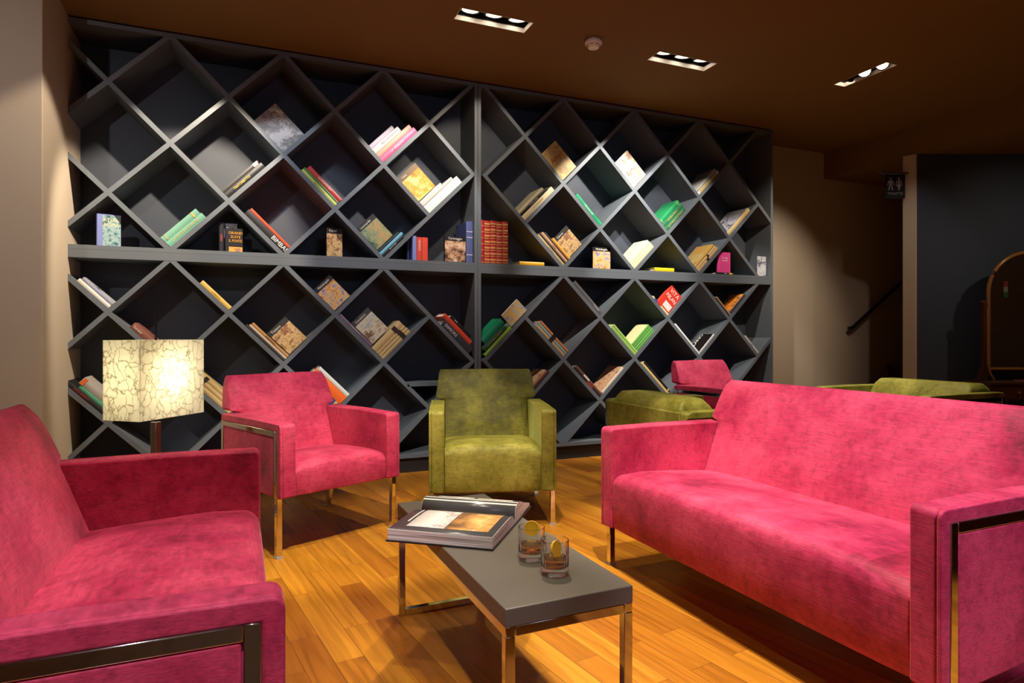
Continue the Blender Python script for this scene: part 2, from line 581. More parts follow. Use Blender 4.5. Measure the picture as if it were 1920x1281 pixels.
UNIT = [(-1.31, 1.7475), (1.7495, 4.845)]
shelf_root = [None, None]
for u in (0, 1):
    nm = ('left bookcase unit of slate blue diamond lattice, half behind the lamp',
          'right bookcase unit of slate blue diamond lattice beside the beige wall')[u]
    root = thing('bookcase', nm, 'bookcase', (0, 0, 0), group='diamond lattice bookcase units')
    shelf_root[u] = root
    X0, X1 = UNIT[u]
    ztop, zbot = ZT + 0.016, ZT - 8 * HP - ZG - 0.016
    for sx in (0, 1):
        bm = BM()
        if sx == 0:
            box(bm, X0, X0 + 0.027, 0.0, DEP + 0.004, zbot, ztop)
        else:
            box(bm, X1 - 0.027, X1, 0.0, DEP + 0.004, zbot, ztop)
        obj('side_panel', bm, M['shelf'], root, bevel=0.0015, seg=1)
    xi0, xi1 = X0 + 0.027, X1 - 0.027
    for (za, zb, nmx) in ((ZT - 0.013, ZT + 0.016, 'top_board'), (ZT - 4 * HP - 0.0145, ZT - 4 * HP + 0.0135, 'shelf_board'),
                          (ZT - 4 * HP - ZG - 0.0, ZT - 4 * HP - 0.0155, 'shelf_board'), (zbot, zbot + 0.029, 'bottom_board')):
        za, zb = min(za, zb), max(za, zb)
        if nmx == 'shelf_board' and zb < ZT - 4 * HP - 0.015:
            za = ZT - 4 * HP - ZG - 0.013
        bm = BM()
        box(bm, xi0, xi1, 0.001, DEP, za, zb)
        obj(nmx, bm, M['shelf'], root)
    bm = BM()
    box(bm, X0 + 0.002, X1 - 0.002, DEP, DEP + 0.02, zbot, ztop - 0.001)
    obj('back_panel', bm, M['shelf_back'], root)
    bm = BM()
    box(bm, X0 + 0.01, X1 - 0.01, 0.03, DEP, 0.0, zbot)
    obj('plinth', bm, M['kick'], root)

    # lattice boards: every diagonal is one board, cut to the frame
    def seg_ok(k0, r0, k1, r1):
        """segments left out in the photo"""
        key = (min((k0, r0), (k1, r1)), max((k0, r0), (k1, r1)))
        if u == 0:
            bad = [((-1, 3), (0, 4)), ((-1, 5), (0, 4))]
        else:
            bad = [((0, 4), (1, 3)), ((0, 4), (1, 5)), ((8, 0), (9, 1)), ((8, 2), (9, 1)), ((8, 4), (9, 3)),
                   ((8, 4), (9, 5)), ((8, 6), (9, 7))]
        return key not in [(min(a, b), max(a, b)) for a, b in bad]

    kmin, kmax = (-9, 0) if u == 0 else (0, 9)
    for half in (0, 1):
        rlo, rhi = (0, 4) if half == 0 else (4, 8)
        # chains in direction (+1,+1) => '\' and (+1,-1) => '/'
        for dk, dr in ((1, 1), (1, -1)):
            starts = []
            for k in range(kmin, kmax + 1):
                for r in range(rlo, rhi + 1):
                    if (k + r) % 2:
                        continue
                    pk, pr = k - dk, r - dr
                    if pk < kmin or pr < rlo or pr > rhi:
                        starts.append((k, r))
            for (k, r) in starts:
                chain = []
                run = [(k, r)]
                kk, rr_ = k, r
                while True:
                    nk, nr = kk + dk, rr_ + dr
                    if nk > kmax or nr < rlo or nr > rhi:
                        break
                    if seg_ok(kk, rr_, nk, nr):
                        run.append((nk, nr))
                    else:
                        if len(run) > 1:
                            chain.append(run)
                        run = [(nk, nr)]
                    kk, rr_ = nk, nr
                if len(run) > 1:
                    chain.append(run)
                for run in chain:
                    def npos(k_, r_):
                        z = ZT - r_ * HP - (ZG if half == 1 else 0)
                        return BA[u] + k_ * BP, z
                    ax, az = npos(*run[0])
                    bx_, bz = npos(*run[-1])
                    d = Vector((bx_ - ax, bz - az))
                    # extend so it can be cut clean
                    d.normalize()
                    nn = Vector((-d.y, d.x)) * (T / 2)
                    A = Vector((ax, az)) - d * 0.012
                    B = Vector((bx_, bz)) + d * 0.012
                    poly = [A + nn, A - nn, B - nn, B + nn]
                    zt_ = (ZT - 0.013) if half == 0 else (ZT - 4 * HP - ZG - 0.013)
                    zb_ = (ZT - 4 * HP + 0.0135) if half == 0 else zbot + 0.029

                    def clip(poly, ax_i, lim, keep_less):
                        out = []
                        for i in range(len(poly)):
                            P, Q = poly[i], poly[(i + 1) % len(poly)]
                            pin = (P[ax_i] <= lim) == keep_less
                            qin = (Q[ax_i] <= lim) == keep_less
                            if pin:
                                out.append(P)
                            if pin != qin:
                                t_ = (lim - P[ax_i]) / (Q[ax_i] - P[ax_i])
                                out.append(P + (Q - P) * t_)
                        return out
                    for (ai, lim, kl) in ((0, xi1 - .0005, True), (0, xi0 + .0005, False), (1, zt_ - .0003, True), (1, zb_ + .0003, False)):
                        if poly:
                            poly = clip(poly, ai, lim, kl)
                    if len(poly) < 3:
                        continue
                    y_in = 0.002 if dr == 1 else 0.0025
                    bm = BM()
                    prism(bm, [(p.x, p.y) for p in poly], 'y', y_in, DEP - 0.001)
                    obj('lattice_board', bm, M['shelf'], root)
    if u == 0:
        bm = BM()
        box(bm, 1.178, 1.528, 0.002, DEP - 0.002, 0.662, 0.690)
        obj('shelf_board', bm, M['shelf'], root)

# ---------------------------------------------------------------- books
colour_cache = {}


def bcol(c, rough=0.45):
    key = (c, rough)
    if key not in colour_cache:
        def s2l(v):
            v /= 255
            return v / 12.92 if v <= 0.04045 else ((v + 0.055) / 1.055) ** 2.4
        colour_cache[key] = plain('book_cloth', tuple(s2l(v) * 0.9 for v in c), rough, bump=0.1, scale=300)
    return colour_cache[key]


def s2l(v):
    v /= 255
    return v / 12.92 if v <= 0.04045 else ((v + 0.055) / 1.055) ** 2.4


art_cache = {}


def art(cols, scale=14, seed=0):
    """printed picture: loose painterly patches"""
    key = (tuple(cols), scale, seed)
    if key in art_cache:
        return art_cache[key]
    m, nt, b = new_mat('printed_picture')
    N, Lk = nt.nodes, nt.links
    tc = N.new('ShaderNodeTexCoord')
    mp = N.new('ShaderNodeMapping')
    mp.inputs['Location'].default_value = (seed * 3.1, seed * 1.7, seed)
    Lk.new(tc.outputs['Object'], mp.inputs['Vector'])
    n = N.new('ShaderNodeTexNoise')
    n.inputs['Scale'].default_value = scale
    n.inputs['Detail'].default_value = 10
    n.inputs['Roughness'].default_value = 0.78
    n.inputs['Distortion'].default_value = 0.35
    Lk.new(mp.outputs[0], n.inputs['Vector'])
    r = N.new('ShaderNodeValToRGB')
    r.color_ramp.interpolation = 'EASE'
    els = r.color_ramp.elements
    k = len(cols)
    for i, c in enumerate(cols):
        p = 0.30 + 0.40 * i / (k - 1)
        if i == 0:
            e_ = els[0]
            e_.position = p
        elif i == 1:
            e_ = els[1]
            e_.position = p
        else:
            e_ = els.new(p)
        e_.color = (*[s2l(v) for v in c], 1)
    Lk.new(n.outputs['Fac'], r.inputs[0])
    Lk.new(r.outputs[0], b.inputs['Base Color'])
    b.inputs['Roughness'].default_value = 0.3
    art_cache[key] = m
    return m


BOOKG = 'books standing and lying in the diamond bookcase'


def book(label, C0, w, h, n, W, H, Tk, col, title=None, tcol=(235, 235, 230), tsize=None, tpos=0.5, pic=None,
         pic_rect=(0.0, 1.0, 0.0, 0.82), face=0, ctitle=None, ctsize=None, cpos=None, cdir='w', soft=False,
         bands=None, tdir=1, pages=None, spinecol=None, name='book', csecond=None):
    """C0: corner (world) at spine/bottom/near; w,h,n: unit axes. face: n side (0 low,1 high) that carries the cover print"""
    w, h, n = Vector(w).normalized(), Vector(h).normalized(), Vector(n).normalized()
    C0 = Vector(C0)
    if w.cross(h).dot(n) < 0:
        C0 = C0 + n * Tk
        n = -n
        face = 1 - face
    R = Matrix((w, h, n)).transposed()
    root = bpy.data.objects.new(name, None)
    root.empty_display_size = 0.03
    C.objects.link(root)
    root.matrix_world = Matrix.Translation(C0) @ R.to_4x4()
    tag(root, label, 'book', BOOKG)
    c = min(0.0028, Tk * 0.12)
    bulge = 0.0 if soft else min(0.004, Tk * 0.12)
    # cover shell profile in (w,n), extruded over h
    prof = []
    ns = 6
    for i in range(ns + 1):
        t = i / ns
        prof.append((0.004 - (0.004 if soft else 0.0) - bulge * 0 + (-bulge) * math.sin(PI * t) + (0.0 if soft else 0.0), Tk * t))
    prof = [(max(-bulge, x - (0.004 if not soft else 0)) if not soft else x, z) for x, z in prof]
    outer = [(-bulge * math.sin(PI * i / ns), Tk * i / ns) for i in range(ns + 1)]
    inner = [(c, Tk - c), (c, c)]
    poly = outer + [(W, Tk), (W, Tk - c)] + inner + [(W, c), (W, 0)]
    bm = BM()
    a = [bm.verts.new((x, 0, z)) for x, z in poly]
    b_ = [bm.verts.new((x, H, z)) for x, z in poly]
    npz = len(poly)
    for i in range(npz):
        j = (i + 1) % npz
        bm.faces.new((a[i], a[j], b_[j], b_[i]))
    # end caps as strips
    for L_ in (a, b_):
        o_, W1, W1i, i1, i0, W0i, W0 = L_[:ns + 1], L_[ns + 1], L_[ns + 2], L_[ns + 3], L_[ns + 4], L_[ns + 5], L_[ns + 6]
        bm.faces.new((o_[-1], W1, W1i, i1))
        bm.faces.new((o_[0], W0, W0i, i0))
        bm.faces.new(list(o_) + [i1, i0])
    obj('cover', bm, bcol(col), root, smooth=True)
    bm = BM()
    ins = 0.0 if soft else min(0.003, H * 0.02)
    box(bm, c + 0.0002, W - (0.0003 if soft else 0.004), ins + 0.0002, H - ins - 0.0002, c + 0.0001, Tk - c - 0.0001)
    obj('pages', bm, pages or M['paper'], root)
    if spinecol:
        bm = BM()
        box(bm, -bulge - 0.0008, 0.0, 0.001, H - 0.001, Tk * 0.08, Tk * 0.92)
        obj('spine_label', bm, bcol(spinecol), root)
    if bands:
        for (p0, p1, bc) in bands:
            bm = BM()
            box(bm, -bulge - 0.0012, -0.0002, H * p0, H * p1, Tk * 0.04, Tk * 0.96)
            obj('spine_band', bm, bcol(bc), root)
    if title:
        ts = tsize or Tk * 0.55
        est = len(title) * ts * 0.62
        sx = min(1.0, H * 0.82 / est)
        xd = Vector((0, 1, 0)) * tdir
        text_mesh('spine_title', title, ts, bcol(tcol), root, (-bulge - 0.0009, H * tpos, Tk / 2), xd, (-1, 0, 0), align='CENTER', sx=sx)
    zf = Tk + 0.0004 if face == 1 else -0.0004
    nf = Vector((0, 0, 1 if face == 1 else -1))
    if pic:
        bm = BM()
        x0, x1, y0, y1 = pic_rect
        box(bm, 0.002 + (W - 0.004) * x0, 0.002 + (W - 0.004) * x1, 0.002 + (H - 0.004) * y0, 0.002 + (H - 0.004) * y1,
            min(zf, zf + nf.z * 0.0004), max(zf, zf + nf.z * 0.0004))
        obj('cover_picture', bm, pic, root)
    if ctitle:
        cs = ctsize or 0.028
        d = {'w': Vector((1, 0, 0)), '-w': Vector((-1, 0, 0)), 'h': Vector((0, 1, 0)), '-h': Vector((0, -1, 0))}[cdir]
        lines = ctitle if isinstance(ctitle, list) else [ctitle]
        up = nf.cross(d)
        px, py = cpos or (0.5, 0.91)
        for li, ln in enumerate(lines):
            ext = W * 0.9 if 'w' in cdir else H * 0.9
            sx = min(1.0, ext / (len(ln) * cs * 0.60))
            org = Vector((W * px, H * py, zf + nf.z * 0.0009)) - up * cs * 1.05 * li
            text_mesh('cover_title', ln, cs, bcol(tcol), root, org, d, nf, align='CENTER', sx=sx)
    return root


E1 = Vector((ca, 0, sa))
E2 = Vector((-ca, 0, sa))
YV = Vector((0, 1, 0))
XV = Vector((1, 0, 0))
ZV = Vector((0, 0, 1))
S = INV            # full side of one diamond is 2*half => use side length
SIDE = INV


def vorg(u, k, r):
    x, z = (BA[u] + k * BP, ZT - r * HP - (ZG if r > 4 else 0))
    if r == 4:       # valley on the middle rail: boards stand on the rail's upper face
        z = ZT - 4 * HP + 0.0
    return Vector((x, 0, z + T / 2 / ca * 1.0 + 0.0015))


def Rb(v, L, t, col, label, a=0.0, b=0.0, y=0.012, dep=None, **kw):
    """book lying on the rising board, spine to the front. all sizes in fractions of the cell side"""
    O = vorg(*v) + E1 * (a * SIDE + 0.002) + E2 * (b * SIDE + 0.001) + YV * y
    H = L * SIDE
    W = dep or min(0.30, H * 0.76)
    return book(label, O, YV, E1, E2, W, H, t * SIDE - 0.001, col, face=kw.pop('face', 1), **kw)


def Lb(v, L, t, col, label, a=0.0, b=0.0, y=0.012, dep=None, **kw):
    """book lying on the board that falls toward the valley, spine to the front"""
    O = vorg(*v) + E1 * (a * SIDE + 0.001) + E2 * (b * SIDE + 0.002) + YV * y
    H = L * SIDE
    W = dep or min(0.30, H * 0.76)
    kw.setdefault('tdir', -1)
    return book(label, O, YV, E2, E1, W, H, t * SIDE - 0.001, col, face=kw.pop('face', 1), **kw)


def Fb(v, w, h, t, col, label, a=0.0, b=0.0, y=0.05, side=False, **kw):
    """book standing tilted in the valley with its front cover to the room"""
    O = vorg(*v) + E1 * (a * SIDE + 0.004) + E2 * (b * SIDE + 0.004) + YV * y
    if side:
        return book(label, O + E2 * (w * SIDE), -E2, E1, YV, w * SIDE, h * SIDE, t * SIDE, col, face=0, **kw)
    return book(label, O, E1, E2, YV, w * SIDE, h * SIDE, t * SIDE, col, face=0, **kw)


ZR = ZT - 4 * HP + 0.0145       # top of the middle rail


def Us(x0, x1, H, col, label, y=0.02, dep=0.2, **kw):
    """upright, spine to the front"""
    kw.setdefault('tdir', -1)
    return book(label, (x0, y, ZR), YV, ZV, XV, dep, H, x1 - x0, col, **kw)


def Uc(x0, x1, H, t, col, label, y=0.03, rot=0.0, **kw):
    """upright, cover to the front, turned by rot"""
    wv = Vector((math.cos(rot), math.sin(rot), 0))
    nv_ = Vector((-math.sin(rot), math.cos(rot), 0))
    return book(label, (x0, y, ZR), wv, ZV, nv_, (x1 - x0) / math.cos(rot), H, t, col, face=0, **kw)


def Fl(x0, x1, t, col, label, y=0.03, dep=0.2, z=ZR, **kw):
    """lying flat on the rail, spine to the front"""
    return book(label, (x0, y, z), YV, XV, ZV, dep, x1 - x0, t, col, face=1, **kw)


def stack(fn, v, items, base, **common):
    """items: (length, thickness, colour, label, extra)"""
    off = base
    for it in items:
        L, t, col, label = it[:4]
        ex = dict(common)
        if len(it) > 4:
            ex.update(it[4])
        if fn is Rb:
            fn(v, L, t, col, label, b=off, **ex)
        else:
            fn(v, L, t, col, label, a=off, **ex)
        off += t


BLK = (28, 27, 28)
TAN = (205, 176, 120)
CRM = (222, 208, 170)
WHT = (232, 230, 224)
artA = art([(60, 45, 30), (150, 110, 70), (210, 180, 130), (120, 60, 40), (230, 215, 180)], 16, 1)
artB = art([(40, 45, 70), (120, 120, 170), (220, 180, 110), (180, 100, 40), (235, 215, 170)], 18, 2)
artC = art([(70, 90, 110), (160, 175, 185), (215, 205, 180), (110, 85, 60), (60, 50, 45)], 9, 3)
artD = art([(120, 60, 25), (205, 120, 50), (235, 170, 80), (245, 215, 150), (150, 80, 40)], 11, 4)
artE = art([(170, 168, 165), (190, 188, 184), (120, 115, 110), (205, 200, 196), (180, 178, 176)], 5, 5)
artF = art([(90, 70, 50), (60, 85, 60), (140, 150, 110), (190, 150, 90), (70, 40, 45)], 9, 6)
artG = art([(20, 18, 18), (70, 50, 40), (190, 150, 120), (225, 200, 180), (40, 30, 28)], 12, 7)
artH = art([(205, 180, 120), (200, 175, 112), (196, 168, 105), (150, 120, 78), (215, 195, 150)], 9, 8)
artI = art([(225, 200, 180), (218, 192, 172), (208, 178, 158), (140, 108, 90), (235, 215, 200)], 10, 9)
artJ = art([(110, 120, 150), (160, 165, 185), (200, 200, 210), (70, 75, 95), (180, 180, 170)], 12, 10)
artK = art([(235, 235, 230), (150, 165, 200), (210, 170, 70), (120, 140, 190), (240, 235, 225)], 14, 11)
artL = art([(180, 60, 20), (230, 110, 30), (245, 160, 60), (90, 80, 80), (200, 190, 170)], 11, 12)
artM = art([(110, 65, 45), (170, 110, 80), (215, 175, 140), (60, 35, 30), (225, 205, 180)], 12, 13)
artN = art([(30, 60, 75), (60, 110, 120), (150, 175, 175), (50, 90, 100), (20, 40, 50)], 16, 14)

# -- left unit, upper half
Fb((0, -4, 2), 0.55, 0.40, 0.03, (190, 188, 186), 'grey paperback with white letters, tilted in the highest filled cell on the left',
   side=True, pic=artE, pic_rect=(0, 1, 0, 1), ctitle=['BORGHI', 'ELFACI'], ctsize=0.034, cpos=(0.36, 0.86), cdir='w', y=0.04)
stack(Rb, (0, -5, 3), [
    (0.66, 0.085, BLK, 'black book with yellow spine letters lying tilted, left of the red and green pair', dict(title='TINTORETTO', tcol=(225, 190, 70), tpos=0.42)),
    (0.64, 0.055, (58, 56, 54), 'thin dark grey book on top of the black one with yellow letters', dict(bands=[(0.86, 0.97, (220, 215, 195))]))], 0.0)
stack(Lb, (0, -3, 3), [
    (0.66, 0.045, (190, 200, 90), 'yellow green book lying under the red book with white letters', dict(title='GIARDINI IN ITALIA', tcol=(60, 90, 30))),
    (0.66, 0.035, (70, 120, 60), 'thin green book between the yellow green and the red book', {}),
    (0.63, 0.07, (185, 60, 55), 'red book with white spine letters on top of two green ones', dict(title='KUPFERWURM', tcol=(245, 235, 215)))], 0.0)
stack(Rb, (0, -2, 2), [
    (0.73, 0.09, (240, 90, 140), 'hot pink book at the bottom of the pink and white stack', dict(title='LA VENEXIA', tcol=(250, 200, 215), tpos=0.45)),
    (0.70, 0.075, (245, 160, 140), 'salmon book lying on the hot pink one', {}),
    (0.54, 0.085, (225, 222, 215), 'white book with black spine letters on the salmon one', dict(title='MEN WONDERS', tcol=(30, 30, 30), tpos=0.6)),
    (0.48, 0.065, (195, 185, 205), 'lavender book topmost of the pink and white stack', {})], 0.0)
stack(Rb, (0, -1, 3), [
    (0.74, 0.125, (240, 240, 236), 'thick bright white book lying lowest below the orange cover', {}),
    (0.66, 0.05, (196, 192, 186), 'pale grey book lying on the thick white one', {}),
    (0.46, 0.045, (238, 236, 230), 'shorter white book topmost beside the orange cover', {})], 0.0)
Fb((0, -1, 3), 0.40, 0.46, 0.05, (120, 95, 60), 'book with an orange painted cover leaning behind the white books', b=0.225, y=0.06,
   pic=artD, ctitle='Klimt', ctsize=0.022, cpos=(0.30, 0.91))
Uc(-0.850, -0.722, 0.208, 0.035, (120, 130, 190), 'blue book with a lavender spine standing beside the left pillar', rot=0.25,
   pic=artN, pic_rect=(0.22, 1, 0, 0.98), ctitle=['ATENE', 'ROMA'], ctsize=0.03, cpos=(0.6, 0.82), tcol=(215, 205, 150))
stack(Rb, (0, -6, 4), [
    (0.60, 0.085, (110, 170, 150), 'teal book with gold title lying under its twin on the left', dict(title='LA PITTURA ROMANA', tcol=(200, 180, 100))),
    (0.585, 0.085, (118, 172, 152), 'teal book without lettering lying on its twin on the left', dict(bands=[(0.08, 0.10, (200, 180, 100)), (0.84, 0.88, (200, 180, 100))]))], 0.0)
Us(-0.136, -0.106, 0.205, (30, 28, 34), 'black paperback with red and white spine standing behind the orange lettered one', y=0.09, dep=0.14,
   title='LIBERA', tcol=(220, 90, 70))
Uc(-0.103, -0.020, 0.212, 0.02, (120, 110, 170), 'paperback with lavender cover half hidden behind a black one', y=0.13, pic=artJ, pic_rect=(0, 1, 0, 1))
Uc(-0.094, 0.016, 0.168, 0.03, (24, 22, 24), 'black paperback with orange letters and a sunset cover on the rail', y=0.05, rot=0.12,
   pic=artL, pic_rect=(0.18, 1, 0.0, 0.22), ctitle=['GRAND', 'SUITE', 'IL PONTE'], ctsize=0.026, cpos=(0.58, 0.80), tcol=(225, 160, 40))
stack(Lb, (0, -4, 4), [
    (0.72, 0.095, (40, 38, 42), 'black book with white title under the thin orange one', dict(title='BIMBA!', tcol=(230, 230, 230), tpos=0.17, tsize=0.044)),
    (0.71, 0.035, (235, 75, 40), 'thin orange red book lying on the black one with white title', {})], 0.0)
Uc(0.585, 0.704, 0.214, 0.02, BLK, 'upright art book with black top band standing alone on the rail', y=0.06, rot=0.2,
   pic=artA, ctitle='Renoir', ctsize=0.022, cpos=(0.4, 0.91))
stack(Rb, (0, -2, 4), [
    (0.44, 0.045, (30, 30, 34), 'thin black book lowest under the portrait cover', dict(title='ART OF TIME', tcol=(220, 220, 220))),
    (0.47, 0.045, (110, 185, 215), 'thin sky blue book lying under the portrait cover', {}),
    (0.43, 0.035, (50, 60, 66), 'thin dark slate book between sky blue book and portrait cover', {})], 0.0)
Fb((0, -2, 4), 0.34, 0.43, 0.03, (48, 48, 48), 'book titled Leonardo with a painted cover, tilted above thin blue books', b=0.13, y=0.02,
   pic=artF, ctitle='Leonardo', ctsize=0.026, cpos=(0.42, 0.90))
Us(1.196, 1.219, 0.160, (40, 50, 110), 'dark blue book standing leftmost beside the periwinkle one on the rail', y=0.09, dep=0.13)
Us(1.221, 1.252, 0.187, (130, 140, 210), 'periwinkle book standing against the two red ones', dep=0.18)
Us(1.254, 1.295, 0.178, (215, 70, 55), 'left one of two red books standing in the left unit', dep=0.18, title='VENEZIA', tcol=(245, 225, 210), tpos=0.65)
Us(1.297, 1.342, 0.178, (222, 75, 58), 'right one of two red books standing in the left unit', dep=0.18)
Uc(1.478, 1.655, 0.203, 0.022, BLK, 'book titled Caravaggio standing with its dark cover out before the blue slipcase', y=0.02, rot=0.03,
   pic=artG, ctitle='Caravaggio', ctsize=0.026, cpos=(0.5, 0.91))
Us(1.662, 1.716, 0.330, (85, 95, 150), 'tall blue slipcase volume beside the middle upright', y=0.035, dep=0.26,
   bands=[(0.74, 0.76, (200, 205, 225)), (0.60, 0.62, (200, 205, 225)), (0.18, 0.20, (200, 205, 225))])

# -- right unit, upper half
for i in range(5):
    x0 = 1.779 + [0, 0.026, 0.080, 0.130, 0.183][i]
    x1 = 1.779 + [0.024, 0.078, 0.128, 0.181, 0.234][i]
    lab = ['narrowest red gilt volume, hard against the middle upright', 'second red gilt volume from the middle upright',
           'centre one of the five red gilt volumes', 'fourth red gilt volume from the middle upright',
           'outermost red gilt volume, next to the empty shelf'][i]
    bb = []
    for j in range(7):
        p = 0.02 + j * 0.14
        bb.append((p, p + 0.012, (215, 175, 95)))
        if i:
            bb.append((p + 0.045, p + 0.085, (205, 150, 90)))
    Us(x0 + 0.001, x1, 0.347 - 0.004 * (i % 2), (170, 40, 38), lab, y=0.012, dep=0.25, bands=bb)
Fl(2.120, 2.346, 0.030, (240, 180, 30), 'yellow book lying flat right of the red gilt volumes', y=0.02, dep=0.17)
stack(Rb, (1, 1, 3), [
    (0.76, 0.085, CRM, 'cream book lowest of three leaning above the red volumes', dict(title='LE PUISSANT', tcol=(150, 130, 90))),
    (0.68, 0.05, (30, 28, 28), 'black book between cream and beige book above the red volumes', dict(title='TUTTE LE OPERE', tcol=(220, 215, 200))),
    (0.62, 0.05, (200, 192, 165), 'beige book topmost of three leaning above the red volumes', {})], 0.0)
Fb((1, 2, 2), 0.385, 0.56, 0.035, (205, 165, 95), 'tan book with a red title and old drawing, in the upper middle', y=0.035,
   pic=artH, pic_rect=(0, 1, 0, 1), ctitle='Amici', ctsize=0.062, cpos=(0.52, 0.62), tcol=(190, 35, 15))
Fb((1, 4, 2), 0.385, 0.55, 0.035, (225, 195, 175), 'pale pink book with sepia blotches and a red title, upper right', y=0.035,
   pic=artI, pic_rect=(0, 1, 0, 1), ctitle='Egitto', ctsize=0.062, cpos=(0.52, 0.45), tcol=(200, 35, 25))
Rb((1, 6, 2), 0.66, 0.055, (214, 210, 202), 'white and gold book lying lowest, under a slanted grey one', y=0.012, bands=[(0.1, 0.9, (190, 165, 100))])
Rb((1, 6, 2), 0.64, 0.05, (170, 168, 164), 'grey book leaning open above the white and gold one', b=0.06, y=0.016)
stack(Lb, (1, 3, 3), [(0.68, 0.07, (15, 150, 100), 'bright green book lying alone with white spine letters', dict(title='MIES VAN DER', tcol=(230, 245, 235)))], 0.0)
stack(Rb, (1, 5, 3), [
    (0.58, 0.085, (42, 105, 70), 'dark green volume lowest of the gilt green set', dict(title='LA DIVINA COMMEDIA', tcol=(190, 170, 100))),
    (0.58, 0.085, (42, 108, 72), 'dark green volume in the middle of the gilt green set', dict(title='STORIA DELLA', tcol=(190, 170, 100))),
    (0.57, 0.085, (30, 130, 80), 'dark green volume topmost of the gilt green set', dict(bands=[(0.05, 0.07, (190, 170, 100)), (0.9, 0.92, (190, 170, 100))]))], 0.0)
Lb((1, 7, 3), 0.50, 0.04, (90, 60, 50), 'thin book with colourful cover leaning left of the cream spine', y=0.02, pic=artB, pic_rect=(0, 1, 0, 1), a=0.0, b=0.08)
Rb((1, 7, 3), 0.73, 0.075, (228, 200, 140), 'book with cream spine and mountain picture cover near the right end', y=0.012, pic=artJ, pic_rect=(0, 1, 0, 1))
stack(Lb, (1, 2, 4), [
    (0.67, 0.04, (190, 165, 110), 'tan paperback lowest of five leaning beside a painted cover', dict(title='I MACCHIAIOLI', tcol=(60, 50, 40))),
    (0.67, 0.035, (46, 38, 34), 'dark paperback second of five beside a painted cover', {}),
    (0.65, 0.045, (195, 150, 120), 'pinkish brown paperback in the middle of five', dict(title='PITTURA', tcol=(80, 40, 30))),
    (0.62, 0.03, (60, 48, 40), 'thin brown black paperback fourth of five', {}),
    (0.45, 0.05, (235, 165, 60), 'short orange paperback against the painted cover', {})], 0.0)
Fb((1, 2, 4), 0.33, 0.42, 0.03, (50, 48, 46), 'painted cover with black band leaning on five paperbacks', a=0.205, y=0.03,
   pic=artA, ctitle='Canova', ctsize=0.024, cpos=(0.35, 0.91))
Uc(2.824, 3.004, 0.188, 0.03, (26, 25, 26), 'book titled Michelangelo standing upright with a golden cover', y=0.04, rot=0.0,
   pic=artB, ctitle='Michelangelo', ctsize=0.026, cpos=(0.5, 0.91))
stack(Rb, (1, 4, 4), [
    (0.58, 0.045, (235, 215, 165), 'cream volume lowest in the bright stack of four', {}),
    (0.58, 0.045, (238, 220, 172), 'cream volume second from below in the bright stack of four', {}),
    (0.575, 0.045, (236, 218, 170), 'cream volume third from below in the bright stack of four', {}),
    (0.57, 0.045, (240, 226, 190), 'cream volume topmost in the bright stack of four', {})], 0.0)
Fl(3.455, 3.670, 0.034, (235, 210, 30), 'lemon yellow book lying flat under the green set', y=0.02, dep=0.18)
stack(Rb, (1, 6, 4), [
    (0.64, 0.05, (200, 165, 115), 'tan book lowest of three leaning left of the pink book', dict(bands=[(0.45, 0.55, (50, 35, 30))])),
    (0.62, 0.05, (215, 180, 125), 'tan book in the middle of three left of the pink book', dict(bands=[(0.55, 0.62, (60, 35, 30))])),
    (0.60, 0.055, (200, 160, 85), 'ochre book topmost of three left of the pink book', dict(pic=artH, pic_rect=(0, 1, 0, 0.6)))], 0.0)
Fl(4.150, 4.382, 0.018, (40, 40, 42), 'small black and yellow book lying under the pink one', y=0.02, dep=0.14,
   title='PARODIE', tcol=(225, 225, 225), bands=[(0.70, 0.86, (235, 190, 40))])
book('pink book standing on the small black one near the right end', (4.200, 0.025, ZR + 0.0185), XV, ZV, YV, 0.132, 0.193, 0.040, (235, 80, 150),
     face=0, ctitle=['Design', 'Hotels'], ctsize=0.024, cpos=(0.5, 0.72), tcol=(250, 215, 225), title=None)
book('book with a pale grey rock cover standing at the right end of the rail', (4.688, 0.05, ZR), XV, ZV, YV,
     0.124, 0.200, 0.02, (90, 95, 110), face=0, pic=artJ, pic_rect=(0, 0.92, 0, 1))

# -- left unit, lower half
stack(Lb, (0, -7, 5), [
    (0.48, 0.05, (222, 220, 214), 'white magazine lying lowest beside the left pillar', {}),
    (0.46, 0.045, (150, 155, 185), 'bluish magazine lying on the white one beside the left pillar', dict(pic=artJ, pic_rect=(0, 1, 0, 1)))], 0.0)
stack(Lb, (0, -5, 5), [(0.50, 0.06, (232, 190, 95), 'pale yellow book lying alone above the table lamp', dict(title='IL GIALLO', tcol=(180, 140, 60)))], 0.0)
Fb((0, -3, 5), 0.32, 0.42, 0.03, (34, 33, 34), 'book titled Michelangelo with blue and gold cover tilted under the rail', y=0.03,
   pic=artB, ctitle='Michelangelo', ctsize=0.024, cpos=(0.5, 0.91))
stack(Lb, (0, -4, 6), [
    (0.70, 0.035, (60, 52, 50), 'thin dark book lowest left of the Tiziano cover', {}),
    (0.67, 0.03, (205, 195, 180), 'thin pale book second left of the Tiziano cover', {}),
    (0.66, 0.045, (190, 140, 85), 'orange brown book touching the Tiziano cover', dict(title='ARCHITETTURA', tcol=(90, 50, 30)))], 0.0)
Fb((0, -4, 6), 0.34, 0.42, 0.03, (58, 57, 56), 'book titled Tiziano with riders on its cover', a=0.115, y=0.02,
   pic=artA, ctitle='Tiziano', ctsize=0.028, cpos=(0.36, 0.90))
